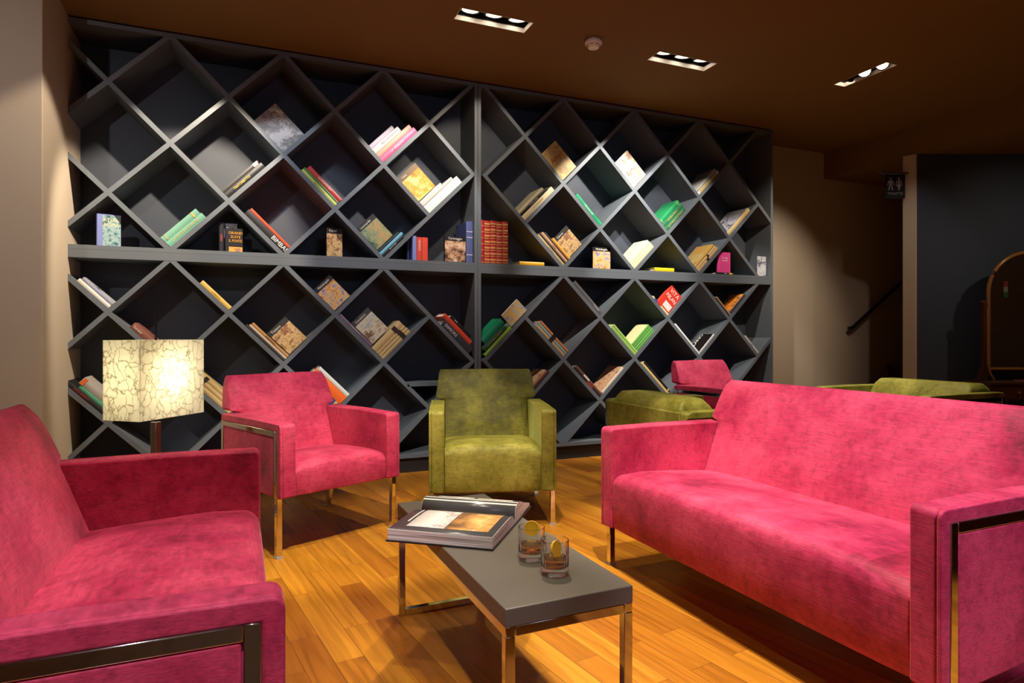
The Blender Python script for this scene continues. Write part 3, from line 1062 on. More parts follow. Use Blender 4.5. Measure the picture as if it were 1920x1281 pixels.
stack(Rb, (0, -2, 6), [
    (0.585, 0.05, TAN, 'tan cloth volume lowest of the banded set below Canaletto', dict(bands=[(0.72, 0.84, (50, 40, 32))])),
    (0.585, 0.05, (208, 180, 125), 'tan cloth volume second of the banded set below Canaletto', dict(bands=[(0.72, 0.84, (50, 40, 32))])),
    (0.58, 0.05, (204, 174, 118), 'tan cloth volume third of the banded set below Canaletto', dict(bands=[(0.72, 0.84, (50, 40, 32))])),
    (0.575, 0.10, (212, 184, 128), 'thick tan cloth volume topmost of the banded set', dict(bands=[(0.70, 0.82, (50, 40, 32))]))], 0.0)
Lb((0, -2, 6), 0.66, 0.04, (130, 110, 130), 'thin mauve paperback lying left of the Canaletto cover', b=0.27, title='CITTA E PAESAGGIO', tcol=(235, 230, 235))
Fb((0, -2, 6), 0.34, 0.44, 0.03, (66, 66, 66), 'book titled Canaletto with a cloudy harbour cover', a=0.045, b=0.265, y=0.03,
   pic=artC, ctitle='Canaletto', ctsize=0.026, cpos=(0.42, 0.90))
Lb((0, 0, 6), 0.64, 0.11, (56, 56, 66), 'thick charcoal book titled Dimore by the middle upright', b=0.10, title='DIMORE', tcol=(225, 225, 230), tpos=0.72, tsize=0.036)
Lb((0, 0, 6), 0.62, 0.075, (215, 75, 50), 'red book lying on the charcoal one titled Dimore', a=0.11, b=0.19)
Lb((0, 0, 6), 0.46, 0.055, (30, 30, 32), 'short black book topmost by the middle upright', a=0.185, b=0.26, title='IRMA', tcol=(240, 240, 240), tpos=0.75)
Lb((0, -6, 6), 0.66, 0.09, (130, 80, 68), 'brown book with rounded white pages just above the lamp', b=0.0, title='Sandor', tpos=0.86, tsize=0.024, tcol=(230, 215, 205))
stack(Lb, (0, -7, 7), [
    (0.66, 0.06, (36, 34, 36), 'black book with red letters left of the lamp shade', dict(title='INDIA SEGRETA', tcol=(210, 50, 50), tpos=0.66)),
    (0.52, 0.05, (80, 160, 130), 'teal book lying between black book and lamp shade', {}),
    (0.56, 0.10, (170, 165, 160), 'grey book with an orange edge behind the lamp shade', dict(bands=[(0.90, 0.98, (230, 110, 50))]))], 0.0)
stack(Lb, (0, -5, 7), [
    (0.72, 0.06, TAN, 'tan cloth volume lowest of three right of the lamp shade', dict(bands=[(0.72, 0.80, (50, 40, 32))])),
    (0.71, 0.06, (206, 178, 122), 'tan cloth volume in the middle right of the lamp shade', dict(bands=[(0.72, 0.80, (50, 40, 32))])),
    (0.70, 0.06, (208, 180, 124), 'tan cloth volume topmost right of the lamp shade', dict(bands=[(0.72, 0.80, (50, 40, 32))]))], 0.0)
stack(Lb, (0, -3, 7), [
    (0.62, 0.10, (45, 70, 150), 'blue and yellow book lowest behind the pink armchair', dict(bands=[(0.05, 0.12, (240, 200, 60))])),
    (0.60, 0.14, (250, 110, 35), 'bright orange book behind the pink armchair', {}),
    (0.58, 0.06, (225, 228, 220), 'white book topmost behind the pink armchair', {})], 0.0)

# -- right unit, lower half
Rb((1, 0, 6), 0.64, 0.05, (150, 195, 60), 'lime green book lowest left of the middle, under dark green', a=0.03, b=0.0)
Rb((1, 0, 6), 0.52, 0.09, (35, 80, 52), 'dark green book with gold title on the lime one', a=0.085, b=0.052, title='LA PITTURA ITALIANA', tcol=(170, 165, 110))
Rb((1, 0, 6), 0.48, 0.10, (20, 130, 90), 'thick emerald book topmost beside the middle upright', a=0.17, b=0.145, y=0.03)
Fb((1, 0, 6), 0.38, 0.25, 0.03, (225, 225, 220), 'white landscape cover with golden spires leaning above green books', a=0.69, b=0.01, y=0.02,
   pic=artK, pic_rect=(0, 1, 0, 1))
stack(Lb, (1, 2, 6), [
    (0.71, 0.05, (190, 150, 100), 'tan book lowest of three with black bands', dict(bands=[(0.45, 0.56, (40, 25, 22))])),
    (0.71, 0.045, (125, 160, 165), 'grey blue book in the middle of three with black bands', dict(bands=[(0.45, 0.56, (40, 25, 22))])),
    (0.71, 0.05, (185, 120, 75), 'rust book topmost of three with black bands', dict(bands=[(0.45, 0.56, (40, 25, 22))]))], 0.0)
stack(Lb, (1, 3, 5), [(0.74, 0.075, (92, 88, 94), 'charcoal grey book with silver title lying alone', dict(title='TURNER', tcol=(200, 198, 200), tpos=0.18))], 0.0)
stack(Lb, (1, 4, 6), [
    (0.68, 0.055, (150, 195, 95), 'light green book lower of two on the left of the green stack', {}),
    (0.68, 0.05, (160, 205, 105), 'light green book upper of two on the left of the green stack', {})], 0.0)
stack(Rb, (1, 4, 6), [
    (0.50, 0.045, (95, 165, 75), 'green book lowest of the cream topped stack', {}),
    (0.50, 0.045, (110, 180, 85), 'green book second of the cream topped stack', {}),
    (0.495, 0.045, (98, 168, 78), 'green book third of the cream topped stack', {}),
    (0.49, 0.05, (105, 175, 82), 'green book with cream cover topmost of its stack', dict(pic=bcol((235, 228, 175)), pic_rect=(0.0, 1, 0, 1)))], 0.0, a=0.107)
stack(Lb, (1, 5, 5), [(0.46, 0.045, (215, 200, 160), 'thin multicoloured book left of the red Milan guide', dict(bands=[(0.5, 0.7, (200, 60, 40)), (0.7, 0.9, (60, 80, 150))]))], 0.0)
Fb((1, 5, 5), 0.30, 0.42, 0.10, (225, 60, 45), 'red guide with white title panels leaning in its cell', a=0.05, y=0.02, side=True,
   pic=bcol((235, 232, 225)), pic_rect=(0.30, 0.94, 0.04, 0.32), ctitle=['VITA', 'MILAN'], ctsize=0.055, cpos=(0.5, 0.82), tcol=(245, 235, 225))
stack(Lb, (1, 7, 5), [
    (0.48, 0.04, (50, 40, 36), 'thin black book lower one left of the orange cover', {}),
    (0.46, 0.03, (190, 150, 110), 'thin tan book upper one left of the orange cover', {})], 0.0)
Rb((1, 7, 5), 0.50, 0.05, (70, 68, 80), 'book with an orange picture cover near the right end', a=0.075, pic=artL, pic_rect=(0, 1, 0, 1))
stack(Lb, (1, 6, 6), [(0.77, 0.04, (228, 230, 228), 'long thin white book left of the Milano cover', {})], 0.0)
Rb((1, 6, 6), 0.47, 0.035, (226, 226, 222), 'white spined book with a black Milano cover', a=0.045, pic=bcol((22, 20, 22)), pic_rect=(0, 1, 0, 1),
   ctitle=['MILANO'], ctsize=0.06, cpos=(0.82, 0.5), cdir='h', tcol=(235, 235, 232))
stack(Lb, (1, 8, 6), [(0.46, 0.045, (205, 205, 198), 'pale paperback lying in the last cell on the right', dict(title='GUIDE', tcol=(120, 120, 120)))], 0.0)
stack(Lb, (1, 3, 7), [
    (0.73, 0.045, (44, 30, 28), 'black and red book lower one left of the brown photo cover', dict(bands=[(0.3, 0.5, (150, 50, 35))])),
    (0.71, 0.04, (120, 85, 75), 'brown striped book upper one left of the brown photo cover', dict(bands=[(0.5, 0.7, (225, 215, 205))]))], 0.0)
Rb((1, 3, 7), 0.60, 0.045, (228, 218, 196), 'cream spined book with a brown photo cover', a=0.09, pic=artM, pic_rect=(0, 1, 0, 1))
Rb((1, 1, 7), 0.62, 0.05, (70, 40, 36), 'dark red book lowest right of the green armchair', a=0.02)
Rb((1, 1, 7), 0.60, 0.04, (170, 110, 80), 'brown painted cover on the dark red book by the green armchair', a=0.02, b=0.05, pic=artM, pic_rect=(0, 1, 0, 1))
stack(Lb, (1, 5, 7), [
    (0.79, 0.05, (225, 195, 130), 'long cream book lying under a black one, low on the right', {}),
    (0.77, 0.045, (36, 33, 34), 'long black book on the cream one, low on the right', dict(bands=[(0.04, 0.08, (220, 200, 120))]))], 0.0)


# ---------------------------------------------------------------- seating
def seat_family(name, label, cat, W, loc, rz, mat, hb=0.286, ha=0.637, hB=0.835, hs=0.434, low=False, group=None, yb=0.54, D0=0.66, back_mat=None):
    """armchair / sofa; local x = width seen from the front, front at y=0, back toward +y"""
    root = thing(name, label, cat, loc, rz, group)
    w = W / 2
    ta = 0.083
    yend = D0
    seamx = w - ta
    # seat cushion and its front apron, profile in (y,z)
    prof = [(0.012, hb), (0.004, hb + 0.03), (0.0, (hb + hs) / 2), (0.002, hs - 0.05)]
    for i in range(1, 8):
        a = PI / 2 * i / 7
        prof.append((0.055 - 0.053 * math.cos(a), hs - 0.050 + 0.052 * math.sin(a)))
    prof += [(0.16, hs + 0.008), (0.32, hs + 0.0), (yb + 0.03, hs - 0.02), (yb + 0.03, hb + 0.02), (0.3, hb)]
    bm = BM()
    nx = max(8, int(W * 12))
    wi = seamx - 0.0025
    rows = []
    for i in range(nx + 1):
        t = -1 + 2 * i / nx
        row = []
        for (y, z) in prof:
            crown = 0.012 * (1 - t ** 4) if z > hs - 0.03 and y < yb else (0.0)
            pull = 0.006 * (abs(t) ** 8)
            row.append(bm.verts.new((wi * t, y + (pull if y < 0.06 else 0), z + crown - (0.010 * abs(t) ** 8 if z > hs - 0.03 else 0))))
        rows.append(row)
    for i in range(nx):
        for j in range(len(prof)):
            k = (j + 1) % len(prof)
            bm.faces.new((rows[i][j], rows[i + 1][j], rows[i + 1][k], rows[i][k]))
    bm.faces.new(rows[0][::-1])
    bm.faces.new(rows[-1])
    obj('seat', bm, mat, root, smooth=True, bevel=0.010, seg=3, angle=60)
    # arms
    for s in (-1, 1):
        def X(a, b):
            return (min(s * a, s * b), max(s * a, s * b))
        bm = BM()
        prof2 = [(0.0, hb), (0.0, ha - 0.022)]
        for i in range(1, 6):
            a = PI / 2 * i / 6
            prof2.append((0.022 - 0.022 * math.cos(a), ha - 0.022 + 0.022 * math.sin(a)))
        prof2 += [(0.022, ha), (0.30, ha + 0.003), (yend - 0.02, ha), (yend, ha - 0.012)]
        x0, x1 = X(seamx, w - 0.0125)
        bm = BM()
        prism(bm, [(y if y > 0.01 else y + 0.0004, z) for y, z in prof2] + [(yend, hb)], 'x', x0, x1)
        obj('arm', bm, mat, root, bevel=0.009, seg=4, angle=40)
        # outer upholstered band over the front and the top, stitched along the arm
        bm = BM()
        x0, x1 = X(w - 0.0130, w)
        prism(bm, prof2 + [(yend, ha - 0.036), (0.036, ha - 0.036), (0.034, hb)], 'x', x0, x1)
        obj('arm_pad', bm, mat, root, bevel=0.0045, seg=3, angle=40)
        # side panel inside the chrome frame
        bm = BM()
        x0, x1 = X(w - 0.012, w - 0.001)
        box(bm, x0, x1, 0.066, yend - 0.03, hb + 0.001, ha - 0.064)
        obj('side_panel', bm, mat, root, bevel=0.005, seg=2)
        # chrome frame: vertical - top - vertical
        bm = BM()
        xo = s * (w - 0.0125)
        zt_ = ha - 0.0495
        tube(bm, (xo, 0.050, hb - 0.002), (xo, 0.050, zt_ + 0.0135), 0.026, 0.027)
        tube(bm, (xo, 0.0636, zt_), (xo, yend - 0.0286, zt_), 0.026, 0.027)
        tube(bm, (xo, yend - 0.015, hb - 0.002), (xo, yend - 0.015, zt_ + 0.0135), 0.026, 0.027)
        obj('chrome_frame', bm, M['chrome'], root, bevel=0.002, seg=2)
        # legs
        for fr in (0, 1):
            bm = BM()
            if fr == 0:
                tube(bm, (s * (w - 0.0145), 0.045, 0.008), (s * (w - 0.0145), 0.045, hb), 0.027)
            else:
                tube(bm, (s * (w - 0.0145), yend + (0.055 if not low else -0.03), 0.008), (s * (w - 0.0145), yend - 0.03, hb + 0.002), 0.027)
            lg = obj('leg', bm, M['chrome'], root, bevel=0.002, seg=2)
            bm = BM()
            yy = 0.045 if fr == 0 else yend + (0.055 if not low else -0.03)
            box(bm, s * (w - 0.0145) - 0.017, s * (w - 0.0145) + 0.017, yy - 0.017, yy + 0.017, 0, 0.008)
            obj('glide', bm, M['glide'], lg)
    # backrest
    wi = seamx - 0.001
    wo = seamx + 0.036
    bm = BM()
    if not low:
        zs = [hs - 0.06, hs - 0.01, hs + 0.05, hs + 0.10, hs + 0.15, ha - 0.004, ha + 0.004, ha + 0.012, ha + 0.02]
        hw = [wi] * 6 + [wi + 0.012, wo + 0.008, wo + 0.018]
        zz = ha + 0.05
        while zz < hB - 0.03:
            zs.append(zz)
            f = (zz - ha - 0.02) / (hB - ha - 0.02)
            hw.append(wo + 0.018 - 0.022 * f)
            zz += 0.035
        zs += [hB - 0.018, hB - 0.006, hB]
        hw += [wo - 0.004, wo - 0.008, wo - 0.014]

        def yfront(z):
            if z < ha:
                f = (z - hs) / (ha - hs)
                return yb + (0.615 - yb) * f
            f = (z - ha) / (hB - ha)
            return 0.615 + 0.075 * f + 0.028 * f ** 6

        def yback(z):
            f = (z - hs) / (hB - hs)
            return 0.665 + 0.10 * f - 0.03 * max(0, f) ** 10
    else:
        zs = [hs - 0.06, hs, hs + 0.06, hs + 0.12, ha - 0.03, ha, ha + 0.02, hB - 0.015, hB - 0.003]
        hw = [wi] * 5 + [wi - 0.002, wi - 0.006, wi - 0.02, wi - 0.04]

        def yfront(z):
            f = (z - hs) / (hB - hs)
            return yb - 0.10 + 0.10 * f + 0.05 * max(0, f) ** 5

        def yback(z):
            f = max(0, (z - hs) / (hB - hs))
            return yend - 0.005 - 0.06 * f ** 8
    cols = []
    nx = max(10, int(W * 14))
    front, back = [], []
    for z, h_ in zip(zs, hw):
        fr_, bk_ = [], []
        for i in range(nx + 1):
            t = -1 + 2 * i / nx
            bul = 0.016 * (1 - t ** 6) if z > hs else 0
            fr_.append(bm.verts.new((h_ * t, yfront(z) - bul, z - 0.0 + (0.004 * (1 - t * t) if z > hB - 0.02 else 0))))
            bk_.append(bm.verts.new((h_ * t, yback(z), z)))
        front.append(fr_)
        back.append(bk_)
    for j in range(len(zs) - 1):
        for i in range(nx):
            bm.faces.new((front[j][i], front[j][i + 1], front[j + 1][i + 1], front[j + 1][i]))
            bm.faces.new((back[j][i], back[j + 1][i], back[j + 1][i + 1], back[j][i + 1]))
        bm.faces.new((front[j][0], front[j + 1][0], back[j + 1][0], back[j][0]))
        bm.faces.new((front[j][nx], back[j][nx], back[j + 1][nx], front[j + 1][nx]))
    for i in range(nx):
        bm.faces.new((front[-1][i], front[-1][i + 1], back[-1][i + 1], back[-1][i]))
        bm.faces.new((front[0][i], back[0][i], back[0][i + 1], front[0][i + 1]))
    obj('backrest', bm, back_mat or mat, root, smooth=True, bevel=0.016, seg=4, angle=55)
    # rear panel between the arms below the backrest
    bm = BM()
    box(bm, -wi + 0.002, wi - 0.002, yend - 0.045 if not low else yend - 0.03, yend - 0.004, hb, hs + 0.02 if not low else ha - 0.01)
    obj('rear_panel', bm, mat, root, bevel=0.006)
    return root


seat_family('armchair', 'raspberry velvet armchair with splayed chrome legs beside the table lamp', 'armchair', 0.69, (0.487, -1.497, 0), 0.4157, M['pink'], group='velvet armchairs')
seat_family('armchair', 'olive green velvet armchair facing the coffee table', 'armchair', 0.70, (1.2735, -1.557, 0), -0.2974, M['green'], hb=0.197, ha=0.644, hB=0.833, hs=0.442, group='velvet armchairs', back_mat=M['green_dark'])
seat_family('sofa', 'raspberry velvet sofa on the right with its back to the far seats', 'sofa', 1.55, (1.545, -3.03, 0), -PI / 2 + 0.013, M['pink'], hb=0.186, group='velvet sofas')
seat_family('sofa', 'raspberry velvet sofa cut off by the left edge, facing the table', 'sofa', 1.50, (0.068, -2.97, 0), PI / 2, M['pink'], hb=0.186, group='velvet sofas')
seat_family('armchair', 'raspberry velvet armchair in the corner with only its top cropped in', 'armchair', 0.69, (0.50, -4.70, 0), -PI / 2 + 0.088, M['pink'], hb=0.186, group='velvet armchairs')
seat_family('armchair', 'raspberry velvet armchair far back before the right bookcase unit', 'armchair', 0.69, (3.777, -1.0, 0), 0.10, M['pink'], group='velvet armchairs')
seat_family('lounge_chair', 'low olive velvet lounge chair behind the right sofa, seen from behind', 'armchair', 0.86, (2.985, -1.57, 0), PI / 2, M['green'], hb=0.25, ha=0.637, hB=0.70, low=True, D0=0.75, yb=0.52, group='low olive lounge chairs')
seat_family('lounge_chair', 'low olive velvet lounge chair in front of the dressing table', 'armchair', 0.95, (4.33, -1.43, 0), -PI / 2, M['green'], hb=0.25, ha=0.637, hB=0.70, low=True, D0=0.83, yb=0.58, group='low olive lounge chairs')

# ---------------------------------------------------------------- coffee table
tb = thing('coffee_table', 'long taupe topped coffee table on a chrome frame', 'table', (0.735, -2.927, 0), 0.018)
TL, TW, TZ = 0.516, 0.177, 0.423
bm = BM()
box(bm, -TW, TW, -TL, TL, TZ - 0.044, TZ)
obj('tabletop', bm, M['tabletop'], tb, bevel=0.003, seg=3)
bm = BM()
tw = 0.024
for s in (-1, 1):
    tube(bm, (s * (TW - tw / 2 - 0.001), -TL + 0.002, TZ - 0.056), (s * (TW - tw / 2 - 0.001), TL - 0.002, TZ - 0.056), tw, tw)
    tube(bm, (-TW + 0.002 + tw, s * (TL - tw / 2 - 0.001), TZ - 0.056), (TW - 0.002 - tw, s * (TL - tw / 2 - 0.001), TZ - 0.056), tw, tw)
obj('frame', bm, M['chrome'], tb, bevel=0.0015, seg=2)
for sx in (-1, 1):
    for sy in (-1, 1):
        bm = BM()
        tube(bm, (sx * (TW - tw / 2 - 0.001), sy * (TL - tw / 2 - 0.001), 0.0), (sx * (TW - tw / 2 - 0.001), sy * (TL - tw / 2 - 0.001), TZ - 0.068), tw, tw)
        obj('leg', bm, M['chrome'], tb, bevel=0.0015, seg=2)
for sy in (-1, 1):
    bm = BM()
    tube(bm, (-TW + 0.002 + tw, sy * (TL - tw / 2 - 0.001), tw / 2), (TW - 0.002 - tw, sy * (TL - tw / 2 - 0.001), tw / 2), tw, tw)
    obj('floor_bar', bm, M['chrome'], tb, bevel=0.0015, seg=2)


# ---------------------------------------------------------------- open book on the table
def page_mat(name, kind):
    cols = {'sea': [(95, 85, 85), (185, 175, 172), (240, 236, 230), (248, 242, 228), (240, 210, 150)],
            'storm': [(90, 65, 50), (150, 110, 75), (225, 165, 95), (250, 205, 125), (250, 230, 175)]}[kind]
    return art(cols, 7 if kind == 'sea' else 9, 20 if kind == 'sea' else 27)


M['page'] = plain('glossy_page', (0.78, 0.76, 0.72), 0.3)
M['page_grey'] = plain('grey_printed_page', (0.085, 0.085, 0.088), 0.25)
M['pageblock'] = plain('page_edges', (0.62, 0.56, 0.52), 0.7)
_nt = M['pageblock'].node_tree
_tc = _nt.nodes.new('ShaderNodeTexCoord')
_mp = _nt.nodes.new('ShaderNodeMapping')
_mp.inputs['Scale'].default_value = (3, 3, 420)
_n = _nt.nodes.new('ShaderNodeTexNoise')
_r = _nt.nodes.new('ShaderNodeValToRGB')
_r.color_ramp.elements[0].position = 0.40
_r.color_ramp.elements[0].color = (0.36, 0.33, 0.28, 1)
_r.color_ramp.elements[1].position = 0.56
_r.color_ramp.elements[1].color = (0.90, 0.90, 0.84, 1)
_n.inputs['Scale'].default_value = 1.0
_nt.links.new(_tc.outputs['Object'], _mp.inputs[0])
_nt.links.new(_mp.outputs[0], _n.inputs['Vector'])
_nt.links.new(_n.outputs['Fac'], _r.inputs[0])
_nt.links.new(_r.outputs[0], _nt.nodes['Principled BSDF'].inputs['Base Color'])

# local frame: x along the spine line (left to right), y away from the reader (spine at y=0)
sp_l, sp_r = Vector((0.58, -2.641)), Vector((0.847, -2.848))
ang = math.atan2(sp_r.y - sp_l.y, sp_r.x - sp_l.x)
ob = thing('open_book', 'large open art book lying across the coffee table', 'book', (0.58, -2.641, 0.4235), ang)
BW, BD = 0.338, 0.262
# near half: profile (y,z)


def sheet(name, prof_top, prof_bot, x0, x1, mat, nx=1, par=None):
    bm = BM()
    a = [bm.verts.new((x0, y, z)) for y, z in prof_top + prof_bot[::-1]]
    b = [bm.verts.new((x1, y, z)) for y, z in prof_top + prof_bot[::-1]]
    n = len(prof_top)
    m_ = len(a)
    for i in range(m_):
        j = (i + 1) % m_
        bm.faces.new((a[i], a[j], b[j], b[i]))
    for L_ in (a, b):
        for i in range(n - 1):
            bm.faces.new((L_[i], L_[i + 1], L_[m_ - 2 - i], L_[m_ - 1 - i]))
    return obj(name, bm, mat, par, smooth=True)


near_top = [(-0.004, 0.012), (-0.010, 0.024), (-0.022, 0.034), (-0.05, 0.0405), (-0.09, 0.042), (-0.15, 0.041), (-0.20, 0.0395), (-BD, 0.038)]
near_bot = [(-0.004, 0.004)] + [(y + (0.0 if i < 6 else 0), 0.004) for i, (y, z) in enumerate(near_top[1:], 1)]
nb = sheet('page_block', near_top, near_bot, 0, BW, M['pageblock'], par=ob)
far_top = [(0.004, 0.012), (0.004, 0.030), (0.010, 0.048), (0.024, 0.060), (0.045, 0.064), (0.075, 0.060), (0.11, 0.049), (0.15, 0.036), (0.19, 0.026), (0.215, 0.020)]
far_bot = [(0.004, 0.004)] + [(y, 0.004 if y < 0.06 else 0.004 + (y - 0.06) * 0.04) for y, z in far_top[1:]]
fb = sheet('page_block', far_top, far_bot, 0, BW, M['pageblock'], par=ob)
# covers below
bm = BM()
box(bm, -0.004, BW + 0.004, -BD - 0.005, 0.232, 0.0, 0.0038)
obj('cover', bm, M['black'], ob)
# printed pages laid over the blocks


def page_piece(name, prof, x0, x1, f0, f1, lift, mat, par, nseg=10):
    """strip following the page surface between arclength fractions f0..f1"""
    L_ = [0]
    for i in range(1, len(prof)):
        L_.append(L_[-1] + math.dist(prof[i], prof[i - 1]))
    tot = L_[-1]

    def at(f):
        d = f * tot
        for i in range(1, len(prof)):
            if d <= L_[i] + 1e-9:
                t = (d - L_[i - 1]) / (L_[i] - L_[i - 1])
                p, q_ = prof[i - 1], prof[i]
                y, z = p[0] + (q_[0] - p[0]) * t, p[1] + (q_[1] - p[1]) * t
                ny, nz = -(q_[1] - p[1]), (q_[0] - p[0])
                if (q_[0] - p[0]) < 0:
                    ny, nz = -ny, -nz
                l = math.hypot(ny, nz)
                if abs(nz) < 1e-6 and ny > 0:
                    ny = -ny
                return y + ny / l * lift, z + nz / l * lift
        return prof[-1]
    bm = BM()
    rows = []
    for i in range(nseg + 1):
        y, z = at(f0 + (f1 - f0) * i / nseg)
        rows.append((bm.verts.new((x0, y, z)), bm.verts.new((x1, y, z))))
    for i in range(nseg):
        bm.faces.new((rows[i][0], rows[i][1], rows[i + 1][1], rows[i + 1][0]))
    o = obj(name, bm, mat, par, smooth=True)
    sd = o.modifiers.new('thick', 'SOLIDIFY')
    sd.thickness = 0.0002
    sd.offset = 0
    return o


def fine(prof, n=4):
    out = []
    for i in range(len(prof) - 1):
        p0 = prof[max(0, i - 1)]
        p1, p2 = prof[i], prof[i + 1]
        p3 = prof[min(len(prof) - 1, i + 2)]
        for k in range(n):
            t = k / n
            out.append(tuple(0.5 * ((2 * p1[c]) + (-p0[c] + p2[c]) * t + (2 * p0[c] - 5 * p1[c] + 4 * p2[c] - p3[c]) * t * t + (-p0[c] + 3 * p1[c] - 3 * p2[c] + p3[c]) * t ** 3) for c in (0, 1)))
    out.append(prof[-1])
    return out


page_piece('printed_page', near_top, 0.001, BW - 0.001, 0.01, 0.995, 0.0006, M['page_grey'], nb, 14)
page_piece('page_picture', near_top, 0.045, 0.170, 0.12, 0.86, 0.0012, page_mat('p', 'sea'), nb, 12)
page_piece('page_picture', near_top, 0.172, 0.312, 0.12, 0.86, 0.0012, page_mat('p', 'storm'), nb, 12)
page_piece('page_margin', near_top, 0.030, 0.036, 0.2, 0.7, 0.0012, M['page'], nb, 8)
page_piece('printed_page', far_top, 0.001, BW - 0.001, 0.02, 0.995, 0.0006, M['page_grey'], fb, 16)
page_piece('page_picture', far_top, 0.045, 0.176, 0.32, 0.9, 0.0012, page_mat('p', 'sea'), fb, 12)
page_piece('page_picture', far_top, 0.188, 0.315, 0.32, 0.9, 0.0012, art([(190, 180, 165), (230, 222, 210), (240, 232, 215), (225, 190, 130), (150, 120, 90)], 8, 31), fb, 12)

# ---------------------------------------------------------------- drinks
M['glass'], _nt, _b = new_mat('clear_glass')
setin(_b, Base_Color=(1, 1, 1, 1), Roughness=0.0, IOR=1.48)
_b.inputs['Transmission Weight'].default_value = 1.0
M['whisky'], _nt, _b = new_mat('amber_spirit')
setin(_b, Base_Color=(1.0, 0.75, 0.35, 1), Roughness=0.0, IOR=1.36)
_b.inputs['Transmission Weight'].default_value = 1.0
_va = _nt.nodes.new('ShaderNodeVolumeAbsorption')
_va.inputs['Color'].default_value = (0.95, 0.50, 0.08, 1)
_va.inputs['Density'].default_value = 20.0
_nt.links.new(_va.outputs[0], _nt.nodes['Material Output'].inputs['Volume'])
M['orange'] = plain('orange_flesh', (1.0, 0.58, 0.02), 0.35, bump=0.3, scale=300)
M['orange'].node_tree.nodes['Principled BSDF'].inputs['Subsurface Weight'].default_value = 0.2
M['peel'] = plain('orange_peel', (1.0, 0.60, 0.04), 0.4, bump=0.4, scale=600)


def tumbler(label, x, y, rz, oz_tilt, ozr):
    g = thing('whisky_glass', label, 'glass', (x, y, 0.4235), rz, 'two rocks glasses on the coffee table')
    R, H = 0.0375, 0.091
    nfl = 24
    bm = BM()
    rings = []

    def ring(r, z, fl):
        seg = nfl * 4
        return [bm.verts.new(((r * (1 - fl * (0.5 + 0.5 * math.cos(2 * PI * k / 4)))) * math.cos(2 * PI * k / seg),
                              (r * (1 - fl * (0.5 + 0.5 * math.cos(2 * PI * k / 4)))) * math.sin(2 * PI * k / seg), z)) for k in range(seg)]
    prof = [(R * 0.90, 0.0, 0.0), (R * 0.97, 0.003, 0.05), (R, 0.008, 0.06), (R, 0.02, 0.05), (R, 0.055, 0.03), (R, 0.072, 0.0), (R, H, 0.0),
            (R - 0.0008, H + 0.0006, 0.0), (R - 0.0018, H, 0.0), (R - 0.0024, 0.06, 0.0), (R - 0.0030, 0.028, 0.0), (R - 0.006, 0.021, 0.0), (R * 0.5, 0.019, 0.0)]
    for r, z, fl in prof:
        rings.append(ring(r, z, fl))
    seg = nfl * 4
    for i in range(len(rings) - 1):
        for k in range(seg):
            k2 = (k + 1) % seg
            bm.faces.new((rings[i][k], rings[i][k2], rings[i + 1][k2], rings[i + 1][k]))
    bm.faces.new(rings[0][::-1])
    bm.faces.new(rings[-1])
    obj('tumbler', bm, M['glass'], g, smooth=True)
    bm = BM()
    lathe(bm, [(0, 0.0195), (R * 0.5, 0.0195), (R - 0.0064, 0.0216), (R - 0.0032, 0.0283), (R - 0.0028, 0.044), (R - 0.0035, 0.0435), (0, 0.0433)], 48)
    obj('whisky', bm, M['whisky'], g, smooth=True)
    # half-sunk orange slice
    bm = BM()
    r = 0.0215
    prof = [(0, -0.0026), (r * 0.88, -0.0026), (r * 0.9, 0.0026), (0, 0.0026)]
    lathe(bm, prof, 32)
    sl = thing('orange_slice', 'orange slice standing in the ' + ('farther' if 'farther' in label else 'nearer') + ' whisky glass', 'fruit slice', (0, 0, 0))
    f = obj('flesh', bm, M['orange'], sl, smooth=True)
    bm = BM()
    lathe(bm, [(r * 0.885, -0.003), (r, -0.003), (r * 1.02, 0), (r, 0.003), (r * 0.885, 0.003)], 32, close=True)
    obj('peel', bm, M['peel'], sl, smooth=True)
    return g, sl


g1, s1 = tumbler('rocks glass of whisky, the farther one on the table', 0.764, -3.163, 0.0, 0, 0)
g2, s2 = tumbler('rocks glass of whisky, the nearer one on the table', 0.774, -3.290, 0.2, 0, 0)
s1.location = (0.768, -3.155, 0.4235 + 0.083)
s1.rotation_euler = (math.radians(83), math.radians(12), -0.55)
s2.location = (0.779, -3.288, 0.4235 + 0.064)
s2.rotation_euler = (math.radians(80), math.radians(-12), 0.50)

# ---------------------------------------------------------------- floor lamp
m, nt, b = new_mat('crackled_paper_shade')
N, Lk = nt.nodes, nt.links
tc = N.new('ShaderNodeTexCoord')
ns = N.new('ShaderNodeTexNoise')
ns.inputs['Scale'].default_value = 14
ns.inputs['Detail'].default_value = 4
Lk.new(tc.outputs['Object'], ns.inputs['Vector'])
mx = N.new('ShaderNodeMix')
mx.data_type = 'VECTOR'
mx.inputs[0].default_value = 0.10
Lk.new(tc.outputs['Object'], mx.inputs[4])
Lk.new(ns.outputs['Color'], mx.inputs[5])
mp = N.new('ShaderNodeMapping')
mp.inputs['Scale'].default_value = (1.5, 1.5, 1.0)
Lk.new(mx.outputs[1], mp.inputs['Vector'])
vo = N.new('ShaderNodeTexVoronoi')
vo.feature = 'DISTANCE_TO_EDGE'
vo.inputs['Scale'].default_value = 16
Lk.new(mp.outputs[0], vo.inputs['Vector'])
rp = N.new('ShaderNodeValToRGB')
rp.color_ramp.elements[0].position = 0.0
rp.color_ramp.elements[0].color = (0.46, 0.42, 0.30, 1)
rp.color_ramp.elements[1].position = 0.06
rp.color_ramp.elements[1].color = (0.90, 0.88, 0.76, 1)
Lk.new(vo.outputs['Distance'], rp.inputs[0])
tr = N.new('ShaderNodeBsdfTranslucent')
df = N.new('ShaderNodeBsdfDiffuse')
